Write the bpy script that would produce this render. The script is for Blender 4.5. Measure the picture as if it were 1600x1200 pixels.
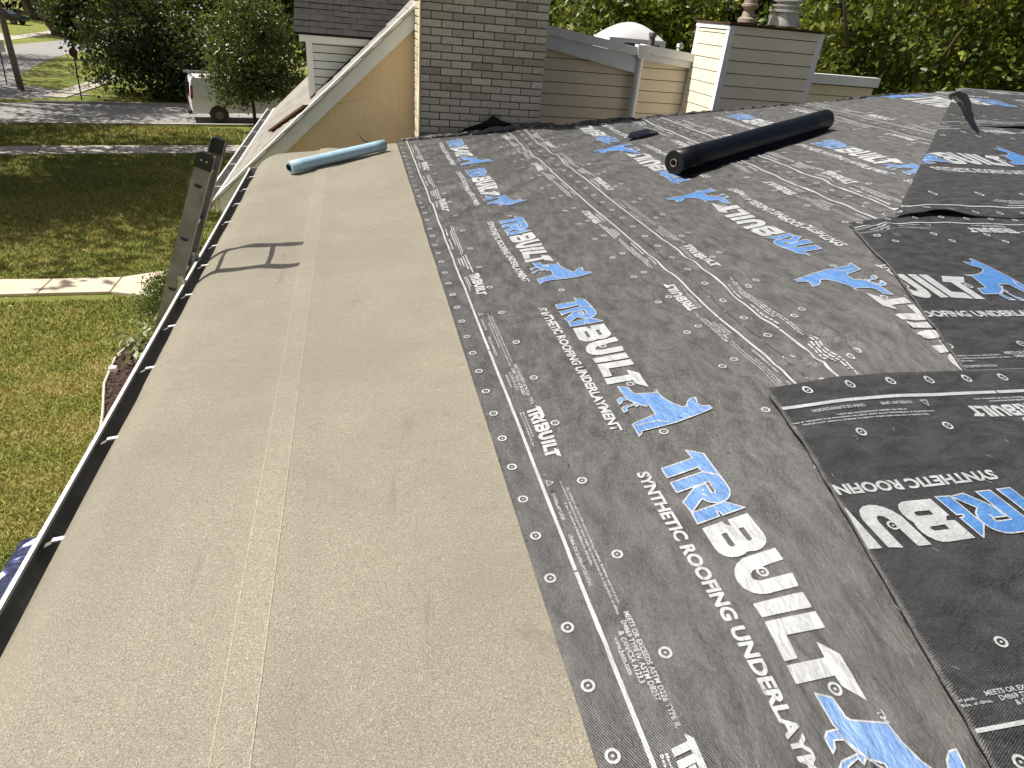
import bpy, bmesh, math, random
import numpy as np
from mathutils import Vector, Matrix

for o in list(bpy.data.objects): bpy.data.objects.remove(o)
SC = bpy.context.scene
COL = SC.collection
R = math.radians
random.seed(7)
RNG = np.random.default_rng(7)

# ------------------------------------------------------------------ camera
ZC = 6.2                                   # camera height above the lawn
PITCH, YAW, ROLL = 29.8426, -14.8919, 5.4  # degrees
def cam_basis():
    p, y, r = R(PITCH), R(YAW), R(ROLL)
    F = Vector((-math.sin(y), math.cos(y), 0)); Rt = Vector((math.cos(y), math.sin(y), 0)); U = Vector((0, 0, 1))
    fw = math.cos(p)*F - math.sin(p)*U
    up = math.sin(p)*F + math.cos(p)*U
    ix = math.cos(r)*Rt + math.sin(r)*up
    iy = math.sin(r)*Rt - math.cos(r)*up
    return fw, ix, iy
_fw, _ix, _iy = cam_basis()
cam = bpy.data.cameras.new('camera'); co = bpy.data.objects.new('camera', cam); COL.objects.link(co)
m = Matrix((( _ix.x, -_iy.x, -_fw.x, 0), (_ix.y, -_iy.y, -_fw.y, 0), (_ix.z, -_iy.z, -_fw.z, ZC), (0, 0, 0, 1)))
co.matrix_world = m
cam.sensor_fit = 'HORIZONTAL'; cam.sensor_width = 36; cam.lens = 36*1015/1600
cam.clip_start = .05; cam.clip_end = 1500
SC.camera = co

# ------------------------------------------------------------------ light
SUN_EL, SUN_AZ = 55.0, 9.0    # elevation; degrees the sun stands behind the -x axis (towards +y)
sd = Vector((-math.cos(R(SUN_EL))*math.cos(R(SUN_AZ)), math.cos(R(SUN_EL))*math.sin(R(SUN_AZ)), math.sin(R(SUN_EL))))
w = bpy.data.worlds.new('World'); SC.world = w; w.use_nodes = True
nt = w.node_tree
sky = nt.nodes.new('ShaderNodeTexSky'); sky.sky_type = 'NISHITA'; sky.sun_disc = False; sky.dust_density = 6.0; sky.air_density = .7; sky.ozone_density = .6
sky.sun_elevation = R(SUN_EL); sky.sun_rotation = math.atan2(sd.x, sd.y)
nt.links.new(sky.outputs[0], nt.nodes['Background'].inputs[0]); nt.nodes['Background'].inputs[1].default_value = .068
sl = bpy.data.lights.new('sun', 'SUN'); sl.energy = 5.0; sl.angle = R(.53); sl.color = (1, .95, .86)
so = bpy.data.objects.new('sun', sl); COL.objects.link(so)
so.rotation_euler = (-sd).to_track_quat('-Z', 'Y').to_euler(); so.location = (-30, 5, 40)
vs = SC.view_settings; vs.view_transform = 'Standard'; vs.look = 'None'; vs.gamma = 1; vs.exposure = .5; vs.use_curve_mapping = False

# ------------------------------------------------------------------ helpers
def tag(o, label=None, cat=None, group=None, kind=None):
    if label: o['label'] = label
    if cat: o['category'] = cat
    if group: o['group'] = group
    if kind: o['kind'] = kind
    return o
def empty(name, loc=(0, 0, 0), rz=0, label=None, cat=None, group=None):
    o = bpy.data.objects.new(name, None); COL.objects.link(o); o.empty_display_size = .2
    o.location = loc; o.rotation_euler = (0, 0, rz)
    return tag(o, label, cat, group)
def link(name, me, mat, parent=None, loc=None, smooth=False):
    o = bpy.data.objects.new(name, me); COL.objects.link(o)
    if mat is not None and len(me.materials) == 0:
        for mm in (mat if isinstance(mat, (list, tuple)) else [mat]): me.materials.append(mm)
    if parent: o.parent = parent
    if loc is not None: o.location = loc
    if smooth and len(me.polygons): me.polygons.foreach_set('use_smooth', [True]*len(me.polygons))
    return o
class MB:
    """collects simple solids into one mesh"""
    def __init__(s): s.v = []; s.f = []
    def add(s, vs_, fs_):
        n = len(s.v); s.v += [tuple(q) for q in vs_]; s.f += [tuple(i+n for i in f) for f in fs_]; return s
    def box(s, a, b):
        x0, y0, z0 = a; x1, y1, z1 = b
        return s.add([(x0,y0,z0),(x1,y0,z0),(x1,y1,z0),(x0,y1,z0),(x0,y0,z1),(x1,y0,z1),(x1,y1,z1),(x0,y1,z1)],
                     [(0,3,2,1),(4,5,6,7),(0,1,5,4),(1,2,6,5),(2,3,7,6),(3,0,4,7)])
    def prism(s, poly, d):
        """closed polygon (3D points) pushed along d"""
        n = len(poly); d = Vector(d); P = [Vector(q) for q in poly]
        f = [tuple(reversed(range(n))), tuple(range(n, 2*n))] + [(i, (i+1) % n, n+(i+1) % n, n+i) for i in range(n)]
        return s.add(P+[q+d for q in P], f)
    def bar(s, a, b, w, h, up=(0, 0, 1)):
        a, b = Vector(a), Vector(b); d = (b-a).normalized(); x = d.cross(Vector(up))
        if x.length < 1e-4: x = Vector((1, 0, 0))
        x.normalize(); z = x.cross(d)
        q = [a+x*i*w/2+z*j*h/2 for i, j in ((-1,-1),(1,-1),(1,1),(-1,1))]
        return s.prism(q, b-a)
    def tube(s, pts, rad, n=10, cap=True):
        pts = [Vector(q) for q in pts]
        if not hasattr(rad, '__len__'): rad = [rad]*len(pts)
        base = len(s.v); ref = Vector((.31, .77, .55))
        for i, q in enumerate(pts):
            d = (pts[min(i+1, len(pts)-1)]-pts[max(i-1, 0)]).normalized()
            x = d.cross(ref).normalized(); y = d.cross(x)
            for k in range(n):
                a = 2*math.pi*k/n; s.v.append(tuple(q+(x*math.cos(a)+y*math.sin(a))*rad[i]))
        for i in range(len(pts)-1):
            for k in range(n):
                s.f.append((base+i*n+k, base+i*n+(k+1) % n, base+(i+1)*n+(k+1) % n, base+(i+1)*n+k))
        if cap:
            s.f.append(tuple(base+k for k in reversed(range(n)))); s.f.append(tuple(base+(len(pts)-1)*n+k for k in range(n)))
        return s
    def lathe(s, prof, c=(0, 0, 0), n=20):
        base = len(s.v); c = Vector(c)
        for r_, z in prof:
            for k in range(n):
                a = 2*math.pi*k/n; s.v.append((c.x+r_*math.cos(a), c.y+r_*math.sin(a), c.z+z))
        for i in range(len(prof)-1):
            for k in range(n):
                s.f.append((base+i*n+k, base+i*n+(k+1) % n, base+(i+1)*n+(k+1) % n, base+(i+1)*n+k))
        s.f.append(tuple(base+k for k in reversed(range(n)))); s.f.append(tuple(base+(len(prof)-1)*n+k for k in range(n)))
        return s
    def mesh(s, name='m', bevel=0, seg=1):
        me = bpy.data.meshes.new(name); me.from_pydata(s.v, [], s.f); me.update()
        bm = bmesh.new(); bm.from_mesh(me); bmesh.ops.recalc_face_normals(bm, faces=bm.faces)
        if bevel: bmesh.ops.bevel(bm, geom=list(bm.edges), offset=bevel, segments=seg, affect='EDGES', clamp_overlap=True)
        bm.to_mesh(me); bm.free(); return me
    def build(s, name, mat, parent=None, bevel=0, seg=1, smooth=False):
        return link(name, s.mesh(name, bevel, seg), mat, parent, smooth=smooth)
def np_mesh(name, V, F, uv=None):
    me = bpy.data.meshes.new(name); V = np.asarray(V, np.float32); F = np.asarray(F, np.int32); k = F.shape[1]
    me.vertices.add(len(V)); me.vertices.foreach_set('co', V.ravel())
    me.loops.add(F.size); me.loops.foreach_set('vertex_index', F.ravel())
    me.polygons.add(len(F)); me.polygons.foreach_set('loop_start', np.arange(0, F.size, k, dtype=np.int32)); me.polygons.foreach_set('loop_total', np.full(len(F), k, np.int32))
    me.update(calc_edges=True)
    if uv is not None:
        l = me.uv_layers.new(name='roll'); l.data.foreach_set('uv', np.asarray(uv, np.float32)[F.ravel()].ravel())
    return me

# ------------------------------------------------------------------ materials
class NB:
    def __init__(s, name):
        s.m = bpy.data.materials.new(name); s.m.use_nodes = True; s.n = s.m.node_tree.nodes; s.l = s.m.node_tree.links
        s.b = s.n['Principled BSDF']; s.tc = s.n.new('ShaderNodeTexCoord')
    def put(s, sock, v):
        if hasattr(v, 'is_output') or isinstance(v, bpy.types.NodeSocket): s.l.new(v, sock)
        else: sock.default_value = v
    def mapping(s, scale=(1, 1, 1), rot=(0, 0, 0), src=None):
        n = s.n.new('ShaderNodeMapping'); s.l.new(src or s.tc.outputs['Object'], n.inputs[0]); n.inputs['Scale'].default_value = scale; n.inputs['Rotation'].default_value = rot
        return n.outputs[0]
    def noise(s, scale, detail=4, rough=.55, vec=None, dist=0):
        n = s.n.new('ShaderNodeTexNoise'); s.l.new(vec or s.tc.outputs['Object'], n.inputs['Vector'])
        n.inputs['Scale'].default_value = scale; n.inputs['Detail'].default_value = detail; n.inputs['Roughness'].default_value = rough; n.inputs['Distortion'].default_value = dist
        return n.outputs[0]
    def voronoi(s, scale, vec=None, feature='F1', out=0):
        n = s.n.new('ShaderNodeTexVoronoi'); n.feature = feature; s.l.new(vec or s.tc.outputs['Object'], n.inputs['Vector']); n.inputs['Scale'].default_value = scale
        return n.outputs[out]
    def wave(s, scale, dist=0, detail=2, vec=None, dscale=1, direction='X'):
        n = s.n.new('ShaderNodeTexWave'); n.bands_direction = direction; s.l.new(vec or s.tc.outputs['Object'], n.inputs['Vector'])
        n.inputs['Scale'].default_value = scale; n.inputs['Distortion'].default_value = dist; n.inputs['Detail'].default_value = detail; n.inputs['Detail Scale'].default_value = dscale
        return n.outputs[1]
    def ramp(s, v, stops, interp='LINEAR'):
        n = s.n.new('ShaderNodeValToRGB'); s.l.new(v, n.inputs[0]); e = n.color_ramp.elements; n.color_ramp.interpolation = interp
        while len(e) < len(stops): e.new(.5)
        for el, (p_, c_) in zip(e, stops):
            el.position = p_; el.color = (*c_, 1) if hasattr(c_, '__len__') else (c_, c_, c_, 1)
        return n.outputs[0]
    def mix(s, f, a, b, mode='MIX'):
        n = s.n.new('ShaderNodeMix'); n.data_type = 'RGBA'; n.blend_type = mode
        s.put(n.inputs[0], f)
        for i, v in ((6, a), (7, b)): s.put(n.inputs[i], (*v, 1) if isinstance(v, tuple) and len(v) == 3 else v)
        return n.outputs[2]
    def math(s, op, a, b=0.0):
        n = s.n.new('ShaderNodeMath'); n.operation = op; s.put(n.inputs[0], a); s.put(n.inputs[1], b); return n.outputs[0]
    def bump(s, h, dist=.01, strength=1, prev=None):
        n = s.n.new('ShaderNodeBump'); s.l.new(h, n.inputs['Height']); n.inputs['Distance'].default_value = dist; n.inputs['Strength'].default_value = strength
        if prev is not None: s.l.new(prev, n.inputs['Normal'])
        s.l.new(n.outputs[0], s.b.inputs['Normal']); return n.outputs[0]
    def set(s, **k):
        for a, v in k.items():
            sock = s.b.inputs[a.replace('_', ' ')]
            s.put(sock, (*v, 1) if isinstance(v, tuple) and len(v) == 3 else v)
        return s
    def island(s):
        g = s.n.new('ShaderNodeNewGeometry'); return g.outputs['Random Per Island']
    def objrand(s):
        g = s.n.new('ShaderNodeObjectInfo'); return g.outputs['Random']
def plain(name, c, rough=.6, metal=0, var=.12, scale=9, bump=0, bscale=60, spec=.5):
    b = NB(name); n1 = b.noise(scale, 5)
    c0 = tuple(x*(1-var) for x in c); c1 = tuple(min(1, x*(1+var)) for x in c)
    b.set(Base_Color=b.ramp(n1, [(.3, c0), (.7, c1)]), Roughness=rough, Metallic=metal)
    b.b.inputs['Specular IOR Level'].default_value = spec
    if bump: b.bump(b.noise(bscale, 4), bump)
    return b.m
M = {}
# synthetic underlayment: woven black polypropylene with a fibrous skin; uv 'roll' runs along the roll
def under_mat(name, ca, cb, ink=False):
    b = NB(name)
    uvn = b.n.new('ShaderNodeUVMap'); uvn.uv_map = 'roll'
    uv = uvn.outputs[0]
    mot = b.noise(13, 8, .72, vec=b.mapping((.6, 1.3, 1), (0, 0, .5), uv), dist=.6)
    fine = b.noise(230, 3, .7, vec=b.mapping((.4, 1, 1), (0, 0, .6), uv))
    weave = b.wave(66, 2.2, 2, vec=b.mapping((1, 1, 1), (0, 0, R(62)), uv), dscale=3)
    mixf = b.math('ADD', b.math('ADD', b.math('MULTIPLY', mot, .46), b.math('MULTIPLY', fine, .42)), b.math('MULTIPLY', weave, .12))
    b.set(Base_Color=b.ramp(mixf, [(.36, ca), (.62, cb)]), Roughness=.5)
    rg_ = b.ramp(mot, [(.3, .62), (.7, .4)]); b.l.new(rg_, b.b.inputs['Roughness'])
    b.b.inputs['Specular IOR Level'].default_value = .55
    b.b.inputs['IOR'].default_value = 1.3
    tn = b.n.new('ShaderNodeTangent'); tn.direction_type = 'UV_MAP'; tn.uv_map = 'roll'
    b.b.inputs['Sheen Weight'].default_value = .40; b.b.inputs['Sheen Roughness'].default_value = .45; b.b.inputs['Sheen Tint'].default_value = (1, .97, .92, 1)
    if not ink: b.l.new(b.ramp(b.math('ADD', b.math('MULTIPLY', mot, .6), b.math('MULTIPLY', fine, .4)), [(.36, .02), (.64, .22)]), b.b.inputs['Sheen Weight'])
    if ink: b.b.inputs['IOR'].default_value = 1.4; b.b.inputs['Sheen Weight'].default_value = .05
    gl = b.n.new('ShaderNodeBsdfAnisotropic'); gl.distribution = 'BECKMANN'; gl.inputs['Roughness'].default_value = .64; gl.inputs['Anisotropy'].default_value = .3; gl.inputs['Rotation'].default_value = 0
    b.l.new(tn.outputs[0], gl.inputs['Tangent']); b.l.new(b.ramp(mixf, [(.34, .034), (.64, .165)]) , gl.inputs['Color'])
    ad = b.n.new('ShaderNodeAddShader'); b.l.new(b.b.outputs[0], ad.inputs[0]); b.l.new(gl.outputs[0], ad.inputs[1]); b.l.new(ad.outputs[0], b.n['Material Output'].inputs[0])
    h1 = b.bump(b.noise(11, 6, .62, vec=b.mapping((.8, 2.2, 1), (0, 0, .9), uv), dist=.1), .02, .8)
    h2 = b.bump(weave, .0008 if ink else .002, .8, h1)
    b.l.new(b.bump(fine, .0015 if ink else .0035, .8, h2), gl.inputs['Normal'])
    return b.m
M['under'] = under_mat('underlayment_fabric', (.004, .004, .0039), (.020, .0193, .018))
M['ink_w'] = under_mat('white_ink', (.25, .26, .27), (.43, .445, .455), True)
M['ink_b'] = under_mat('blue_ink', (.022, .105, .32), (.075, .21, .46), True)
# granulated self-adhered ice barrier
def ice_mat(name, k, warm):
    b = NB(name); big = b.noise(1.3, 6, .62, dist=.4); sp = b.noise(300, 3, .7); mid = b.noise(17, 6, .7)
    q = lambda r_, g_, b_: (r_*k*.79, g_*k*.805, b_*k*warm*.85)
    c = b.ramp(sp, [(.30, q(.08, .068, .042)), (.44, q(.215, .192, .135)), (.56, q(.31, .28, .205)), (.70, q(.60, .555, .43))])
    c = b.mix(b.ramp(big, [(.40, 0), (.62, .45)]), c, q(.17, .155, .12))
    c = b.mix(b.ramp(mid, [(.60, 0), (.78, .35)]), c, q(.36, .33, .25))
    sc = b.ramp(b.noise(3.1, 7, .7, vec=b.mapping((1.6, .5, 1), (0, 0, .3)), dist=1.2), [(.63, 0), (.70, .5)])
    c = b.mix(sc, c, q(.12, .108, .08))
    b.set(Base_Color=c, Roughness=.6); b.b.inputs['Specular IOR Level'].default_value = .5; b.b.inputs['Sheen Weight'].default_value = .42; b.b.inputs['Sheen Tint'].default_value = (1, .90, .68, 1)
    h = b.bump(b.noise(9, 5, .55, vec=b.mapping((.6, 2.2, 1), (0, 0, .35))), .014, .6)
    b.bump(sp, .003, .8, h); return b.m
M['ice'] = ice_mat('ice_barrier', 1, 1); M['ice_edge'] = ice_mat('ice_barrier_selvage', 1.09, 1); M['ice_line'] = ice_mat('selvage_line', 1.5, .95)
M['white'] = plain('white_paint', (.84, .85, .85), .45, var=.06, scale=4)
M['gutter'] = plain('gutter_enamel', (.60, .61, .61), .4, var=.05, scale=6)
b = NB('gutter_trough'); b.set(Base_Color=b.ramp(b.noise(7, 6, .65), [(.3, (.09, .087, .072)), (.6, (.16, .155, .135)), (.8, (.28, .28, .25))]), Roughness=.7); M['trough'] = b.m  # dark tone carries the shade inside the gutter
M['alu'] = plain('ladder_aluminium', (.27, .255, .24), .5, .3, var=.25, scale=9, bump=.001)
M['black_plastic'] = plain('black_plastic', (.018, .018, .02), .45)
M['steel'] = plain('galvanised_steel', (.55, .56, .57), .35, .9, var=.15)
M['deck'] = plain('plywood_deck', (.36, .26, .15), .8, var=.2)
M['cream'] = plain('cream_siding', (.90, .79, .58), .55, var=.05, scale=3, bump=.0015, bscale=40)
M['cream_b'] = plain('cream_siding_pale', (.84, .77, .62), .55, var=.05, scale=3, bump=.0015, bscale=40)
M['wsiding'] = plain('white_siding', (.72, .74, .75), .5, var=.05, scale=3)
M['lap_shade'] = plain('lap_shade_dark', (.07, .06, .045), .9)  # dark backing behind the board gaps, paints the shade lines under the laps
M['taupe'] = plain('taupe_siding', (.45, .38, .29), .6)
b = NB('stucco'); st = b.noise(1.4, 6, .6); c = b.ramp(st, [(.3, (.80, .60, .37)), (.7, (.88, .70, .47))])
cr = b.voronoi(2.6, feature='DISTANCE_TO_EDGE', vec=b.mapping((.7, 1, 1.5)))
c = b.mix(b.ramp(b.noise(8, 6, .7, vec=b.mapping((3.5, 1, .35))), [(.55, 0), (.75, .35)]), c, (.55, .41, .25))
ck = b.math('MULTIPLY', b.ramp(cr, [(0, .8), (.010, 0)]), b.ramp(b.noise(1.1, 3), [(.5, 0), (.62, 1)])); c = b.mix(ck, c, (.16, .10, .06))
b.set(Base_Color=c, Roughness=.85); b.bump(b.noise(55, 5, .6), .004); M['stucco'] = b.m
b = NB('brick_face'); c = b.ramp(b.objrand(), [(0, (.31, .275, .22)), (.18, (.43, .39, .31)), (.6, (.52, .47, .38)), (1, (.60, .55, .45))])
c = b.mix(b.ramp(b.noise(30, 5, .7), [(.4, 0), (.75, .45)]), c, (.15, .14, .12)); b.set(Base_Color=c, Roughness=.85); b.bump(b.noise(45, 5, .65), .005); M['brick'] = b.m
M['mortar'] = plain('mortar', (.12, .115, .10), .95, var=.25, bump=.004)
M['crown'] = plain('chimney_crown', (.4, .39, .37), .9, var=.2, bump=.004)
def shingle_mat(name, a, d):
    b = NB(name); c = b.mix(b.objrand(), a, d); c = b.mix(b.ramp(b.noise(180, 3, .7), [(.35, 0), (.7, .6)]), c, tuple(x*.55 for x in a))
    b.set(Base_Color=c, Roughness=.9); b.bump(b.noise(200, 3), .003); return b.m
M['shingle'] = shingle_mat('weathered_shingle', (.20, .19, .172), (.31, .295, .265))
M['shingle_d'] = shingle_mat('dark_shingle', (.007, .006, .0055), (.019, .0165, .0145))
M['brown'] = plain('brown_flashing', (.13, .06, .035), .5, .2)
M['tarp'] = None
b = NB('asphalt'); c = b.ramp(b.noise(1.1, 6, .6), [(.3, (.21, .21, .205)), (.7, (.28, .275, .265))])
c = b.mix(b.ramp(b.noise(90, 3, .7), [(.4, 0), (.75, .35)]), c, (.36, .35, .33)); b.set(Base_Color=c, Roughness=.9); b.bump(b.noise(120, 3), .004); M['asphalt'] = b.m
b = NB('concrete'); c = b.ramp(b.noise(1.8, 6, .6), [(.3, (.36, .33, .28)), (.7, (.47, .44, .385))]); c = b.mix(b.math('MULTIPLY', b.objrand(), .35), c, (.30, .275, .24))
c = b.mix(b.ramp(b.noise(60, 4, .7), [(.5, 0), (.8, .4)]), c, (.25, .23, .2)); b.set(Base_Color=c, Roughness=.9); b.bump(b.noise(90, 4), .003); M['concrete'] = b.m
b = NB('walk_concrete'); c = b.ramp(b.noise(2.2, 6, .6), [(.3, (.50, .42, .32)), (.7, (.60, .52, .41))]); b.set(Base_Color=c, Roughness=.9); b.bump(b.noise(90, 4), .003); M['walk'] = b.m
def grass_mat(name, leafy):
    b = NB(name)
    if leafy: pos = b.n.new('ShaderNodeNewGeometry').outputs['Position']
    else: pos = b.tc.outputs['Object']
    p1 = b.noise(.33, 5, .6, vec=pos); p2 = b.noise(1.5, 5, .65, vec=pos); p3 = b.noise(28, 4, .7, vec=pos)
    f = b.math('ADD', b.math('MULTIPLY', p1, .5), b.math('MULTIPLY', p2, .5))
    c = b.ramp(f, [(.36, (.13, .20, .03)), (.50, (.235, .27, .05)), (.64, (.40, .34, .12))])
    if leafy: c = b.mix(b.math('MULTIPLY', b.island(), .55), c, (.42, .34, .13))
    else: c = b.mix(b.ramp(p3, [(.35, .55), (.65, 0)]), c, (.075, .08, .016))
    b.set(Base_Color=c, Roughness=.75); b.b.inputs['Specular IOR Level'].default_value = .25
    if leafy: b.b.inputs['Subsurface Weight'].default_value = 0
    else: b.bump(p3, .06)
    return b.m
M['lawn'] = grass_mat('lawn_soil', False); M['blade'] = grass_mat('grass_blade', True)
b = NB('mulch'); c = b.ramp(b.voronoi(38, out=0), [(.1, (.10, .06, .045)), (.6, (.035, .022, .018))]); b.set(Base_Color=c, Roughness=.95); b.bump(b.noise(45, 5), .04); M['mulch'] = b.m
M['chip'] = plain('mulch_chip', (.085, .05, .04), .9, var=.5, scale=30)
def leaf_mat(name, cols, rough=.42):
    b = NB(name); n_ = len(cols); c = b.ramp(b.island(), [(i/(n_-1), q) for i, q in enumerate(cols)])
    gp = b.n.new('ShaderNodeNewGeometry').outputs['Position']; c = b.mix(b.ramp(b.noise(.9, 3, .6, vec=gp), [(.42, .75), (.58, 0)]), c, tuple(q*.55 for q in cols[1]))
    b.set(Base_Color=c, Roughness=rough); b.b.inputs['Specular IOR Level'].default_value = .45
    tr = b.n.new('ShaderNodeBsdfTranslucent'); b.l.new(b.mix(.5, c, (.35, .45, .05)), tr.inputs[0])
    mx = b.n.new('ShaderNodeMixShader'); mx.inputs[0].default_value = .22
    out = b.n['Material Output']; b.l.new(b.b.outputs[0], mx.inputs[1]); b.l.new(tr.outputs[0], mx.inputs[2]); b.l.new(mx.outputs[0], out.inputs[0])
    return b.m
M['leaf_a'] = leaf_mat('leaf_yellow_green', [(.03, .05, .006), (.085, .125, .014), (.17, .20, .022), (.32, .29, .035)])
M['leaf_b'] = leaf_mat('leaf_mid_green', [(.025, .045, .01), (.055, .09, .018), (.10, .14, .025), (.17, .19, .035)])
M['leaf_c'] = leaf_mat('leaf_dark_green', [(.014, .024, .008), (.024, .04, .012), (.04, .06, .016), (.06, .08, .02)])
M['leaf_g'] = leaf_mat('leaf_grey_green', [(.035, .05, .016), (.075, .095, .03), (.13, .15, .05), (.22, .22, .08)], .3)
M['bark'] = plain('bark', (.10, .078, .055), .95, var=.35, scale=12, bump=.02, bscale=30)

# ------------------------------------------------------------------ roof surface
PA = R(7.39); TP = math.tan(PA); CPA = math.cos(PA)
A0X, A0Z = .16463682, -1.26936784 + ZC        # foot of u = 0
HK = -.0153632                                # hip: x = y + HK
X = lambda u: A0X + u*CPA                     # up-slope distance u -> plan x
def vnoise(x, y, seed=0):
    xi = np.floor(x).astype(np.int64); yi = np.floor(y).astype(np.int64); fx = x-xi; fy = y-yi
    fx = fx*fx*(3-2*fx); fy = fy*fy*(3-2*fy)
    def h(a, b_):
        n = (a*374761393 + b_*668265263 + seed*1442695041) & 0xffffffff
        n = ((n ^ (n >> 13))*1274126177) & 0xffffffff
        return ((n ^ (n >> 16)) & 0xffff)/65535.-.5
    return (h(xi, yi)*(1-fx)+h(xi+1, yi)*fx)*(1-fy)+(h(xi, yi+1)*(1-fx)+h(xi+1, yi+1)*fx)*fy
CRUMP = [(1.86, 1.98, .16, .016), (1.62, 1.86, .12, .012), (.83, 2.56, .2, .006), (2.2, 2.02, .12, .012), (1.25, 1.55, .1, .006), (2.85, 2.98, .16, .014), (3.15, 3.3, .2, .012), (.66, 4.0, .25, .006), (.52, .9, .07, .004), (4.1, 4.3, .25, .01)]
def wrinkle(x, y):
    a = .82; xr = x*math.cos(a)+y*math.sin(a); yr = -x*math.sin(a)+y*math.cos(a)
    amp = np.clip((x-.38)/.16, 0, 1)*.55+.45                 # the ice barrier lies flatter
    far = np.clip((y-1.6)/2.2, 0, 1)*(1-.6*np.clip((x-2)/1.5, 0, 1))
    mask = np.clip(vnoise(x*1.3, y*1.1, 3)*2.2+.6, 0, 1)
    h = .012*vnoise(x*2.1, y*1.7, 1) + .015*(.35+.9*far)*mask*vnoise(xr*2.2+vnoise(x*3, y*3, 8), yr*9, 2)*2
    h += .0038*mask*vnoise(xr*5, yr*19, 4)
    b2 = -.5; xq = x*math.cos(b2)+y*math.sin(b2); yq = -x*math.sin(b2)+y*math.cos(b2)
    h += .009*np.clip(vnoise(x*1.1+9, y*1.3, 5)*2.4+.15, 0, 1)*vnoise(xq*2.5, yq*11, 6)*2
    h = h*amp*(1-.5*np.clip((x-2)/.8, 0, 1))
    fi = np.clip((y-3.2)/2., 0, 1)*np.clip((.4-x)/.2, 0, 1)
    h = h+.012*fi*vnoise(xr*1.6+3, yr*8, 15)*2
    for cx, cy, r_, s_ in CRUMP:
        dx, dy = x-cx, y-cy; d = np.hypot(dx, dy); th = np.arctan2(dy, dx)
        h = h + s_*np.exp(-(d/r_)**2)*(.35+.65*np.cos(th*5+cx*9)*np.clip(d/.03, 0, 1))
    return h
def surf(x, y, layer=0., wr=1.):
    x = np.asarray(x, float); y = np.asarray(y, float)
    za = A0Z+TP*(x-A0X); zb = A0Z+TP*(y+HK-A0X); w_ = .016
    d = np.abs(za-zb); hh = np.clip(w_-d, 0, None)/w_
    z = np.minimum(za, zb)-hh*hh*w_*.25
    u = (x-A0X)/CPA
    e_ = np.clip((-.915-u)/.14, 0, 1); z = z-.055*e_**2; lp = np.clip((u+.52)/.03, 0, 1)*np.clip((-.32-u)/.04, 0, 1); z = z+.0035*lp       # rolls over at the eave
    return z+layer+wr*wrinkle(x, y)
EAVE_U = -1.04; RAKE_Y = 6.84

# --- our own house under the roof
house = empty('house', (2, 3, 0), label='low-slope hipped house roof being re-covered, its eave gutter above the lawn', cat='house')
def hbuild(mb, name, mat, parent=house, **k):
    o = mb.build(name, mat, parent, **k); par = parent
    off = Vector((2, 3, 0)); o.matrix_parent_inverse = Matrix.Translation(-off) if parent is house else Matrix.Identity(4)
    return o
xe = X(EAVE_U); ye = xe-HK
def zd(x, y): return float(np.minimum(A0Z+TP*(x-A0X), A0Z+TP*(y+HK-A0X)))-.028
top = [(xe+.02, ye, 0), (xe+.02, RAKE_Y, 0), (X(6.62), RAKE_Y, 0)]
pa = [Vector((x, y, zd(x, y))) for x, y, _ in ((xe+.10, ye+.10, 0), (X(6.61), RAKE_Y, 0), (xe+.10, RAKE_Y, 0))]
hbuild(MB().prism([pa[0], pa[1], pa[2]], (0, 0, -.02)), 'roof_deck', M['deck'])
pb = [Vector((x, y, zd(x, y))) for x, y in ((xe+.03, ye+.03), (12, ye+.03), (12, RAKE_Y), (X(6.61), RAKE_Y))]
hbuild(MB().prism(pb, (0, 0, -.02)), 'roof_deck', M['deck'])
zw = zd(xe, 0)-.15
hbuild(MB().box((xe+.38, ye+.4, 0), (11.6, RAKE_Y-.12, zw+.02)), 'wall', M['taupe'])
hbuild(MB().box((xe+.012, ye, zw+.0), (xe+.035, RAKE_Y+.02, zd(xe, 0)-.045)), 'fascia', M['white'])
hbuild(MB().box((xe+.036, ye+.05, zw+.002), (xe+.379, RAKE_Y-.13, zw+.016)), 'soffit', M['white'])
# gable end wall under the rake
q = [Vector((xe+.38, RAKE_Y-.115, zw+.021)), Vector((11.6, RAKE_Y-.115, zw+.021)), Vector((11.6, RAKE_Y-.115, zd(11, 9e9 if False else RAKE_Y)-.03)), Vector((X(6.5), RAKE_Y-.115, zd(X(6.5), RAKE_Y)-.03)), Vector((xe+.38, RAKE_Y-.115, zd(xe+.38, 9)-.03))]
hbuild(MB().prism(q, (0, .1, 0)), 'gable_wall', M['taupe'])
# gutter: K profile swept along the eave
zg = zd(xe, 0)-.028
prof = [(xe+.010, zg+.0), (xe+.010, zg-.125), (xe-.062, zg-.125), (xe-.066, zg-.085), (xe-.092, zg-.05), (xe-.094, zg-.008), (xe-.079, zg-.004), (xe-.079, zg-.016), (xe-.083, zg-.020), (xe-.083, zg-.046), (xe-.058, zg-.082), (xe-.056, zg-.115), (xe+.002, zg-.115), (xe+.002, zg)]
g = MB().prism([(x, ye-.1, z) for x, z in prof], (0, RAKE_Y-.28-ye+.1, 0))
gut = hbuild(g, 'gutter', M['gutter'])
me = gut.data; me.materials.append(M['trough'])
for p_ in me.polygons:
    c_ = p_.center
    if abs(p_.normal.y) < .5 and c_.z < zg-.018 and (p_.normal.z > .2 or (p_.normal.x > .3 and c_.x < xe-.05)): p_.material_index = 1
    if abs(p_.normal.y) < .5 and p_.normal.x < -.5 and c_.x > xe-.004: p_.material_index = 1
hbuild(MB().prism([(xe+.012, RAKE_Y-.279, zg), (xe+.012, RAKE_Y-.279, zg-.126), (xe-.064, RAKE_Y-.279, zg-.126), (xe-.11, RAKE_Y-.279, zg-.05), (xe-.11, RAKE_Y-.279, zg)], (0, .004, 0)), 'gutter_end_cap', M['gutter'], parent=house)
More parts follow.
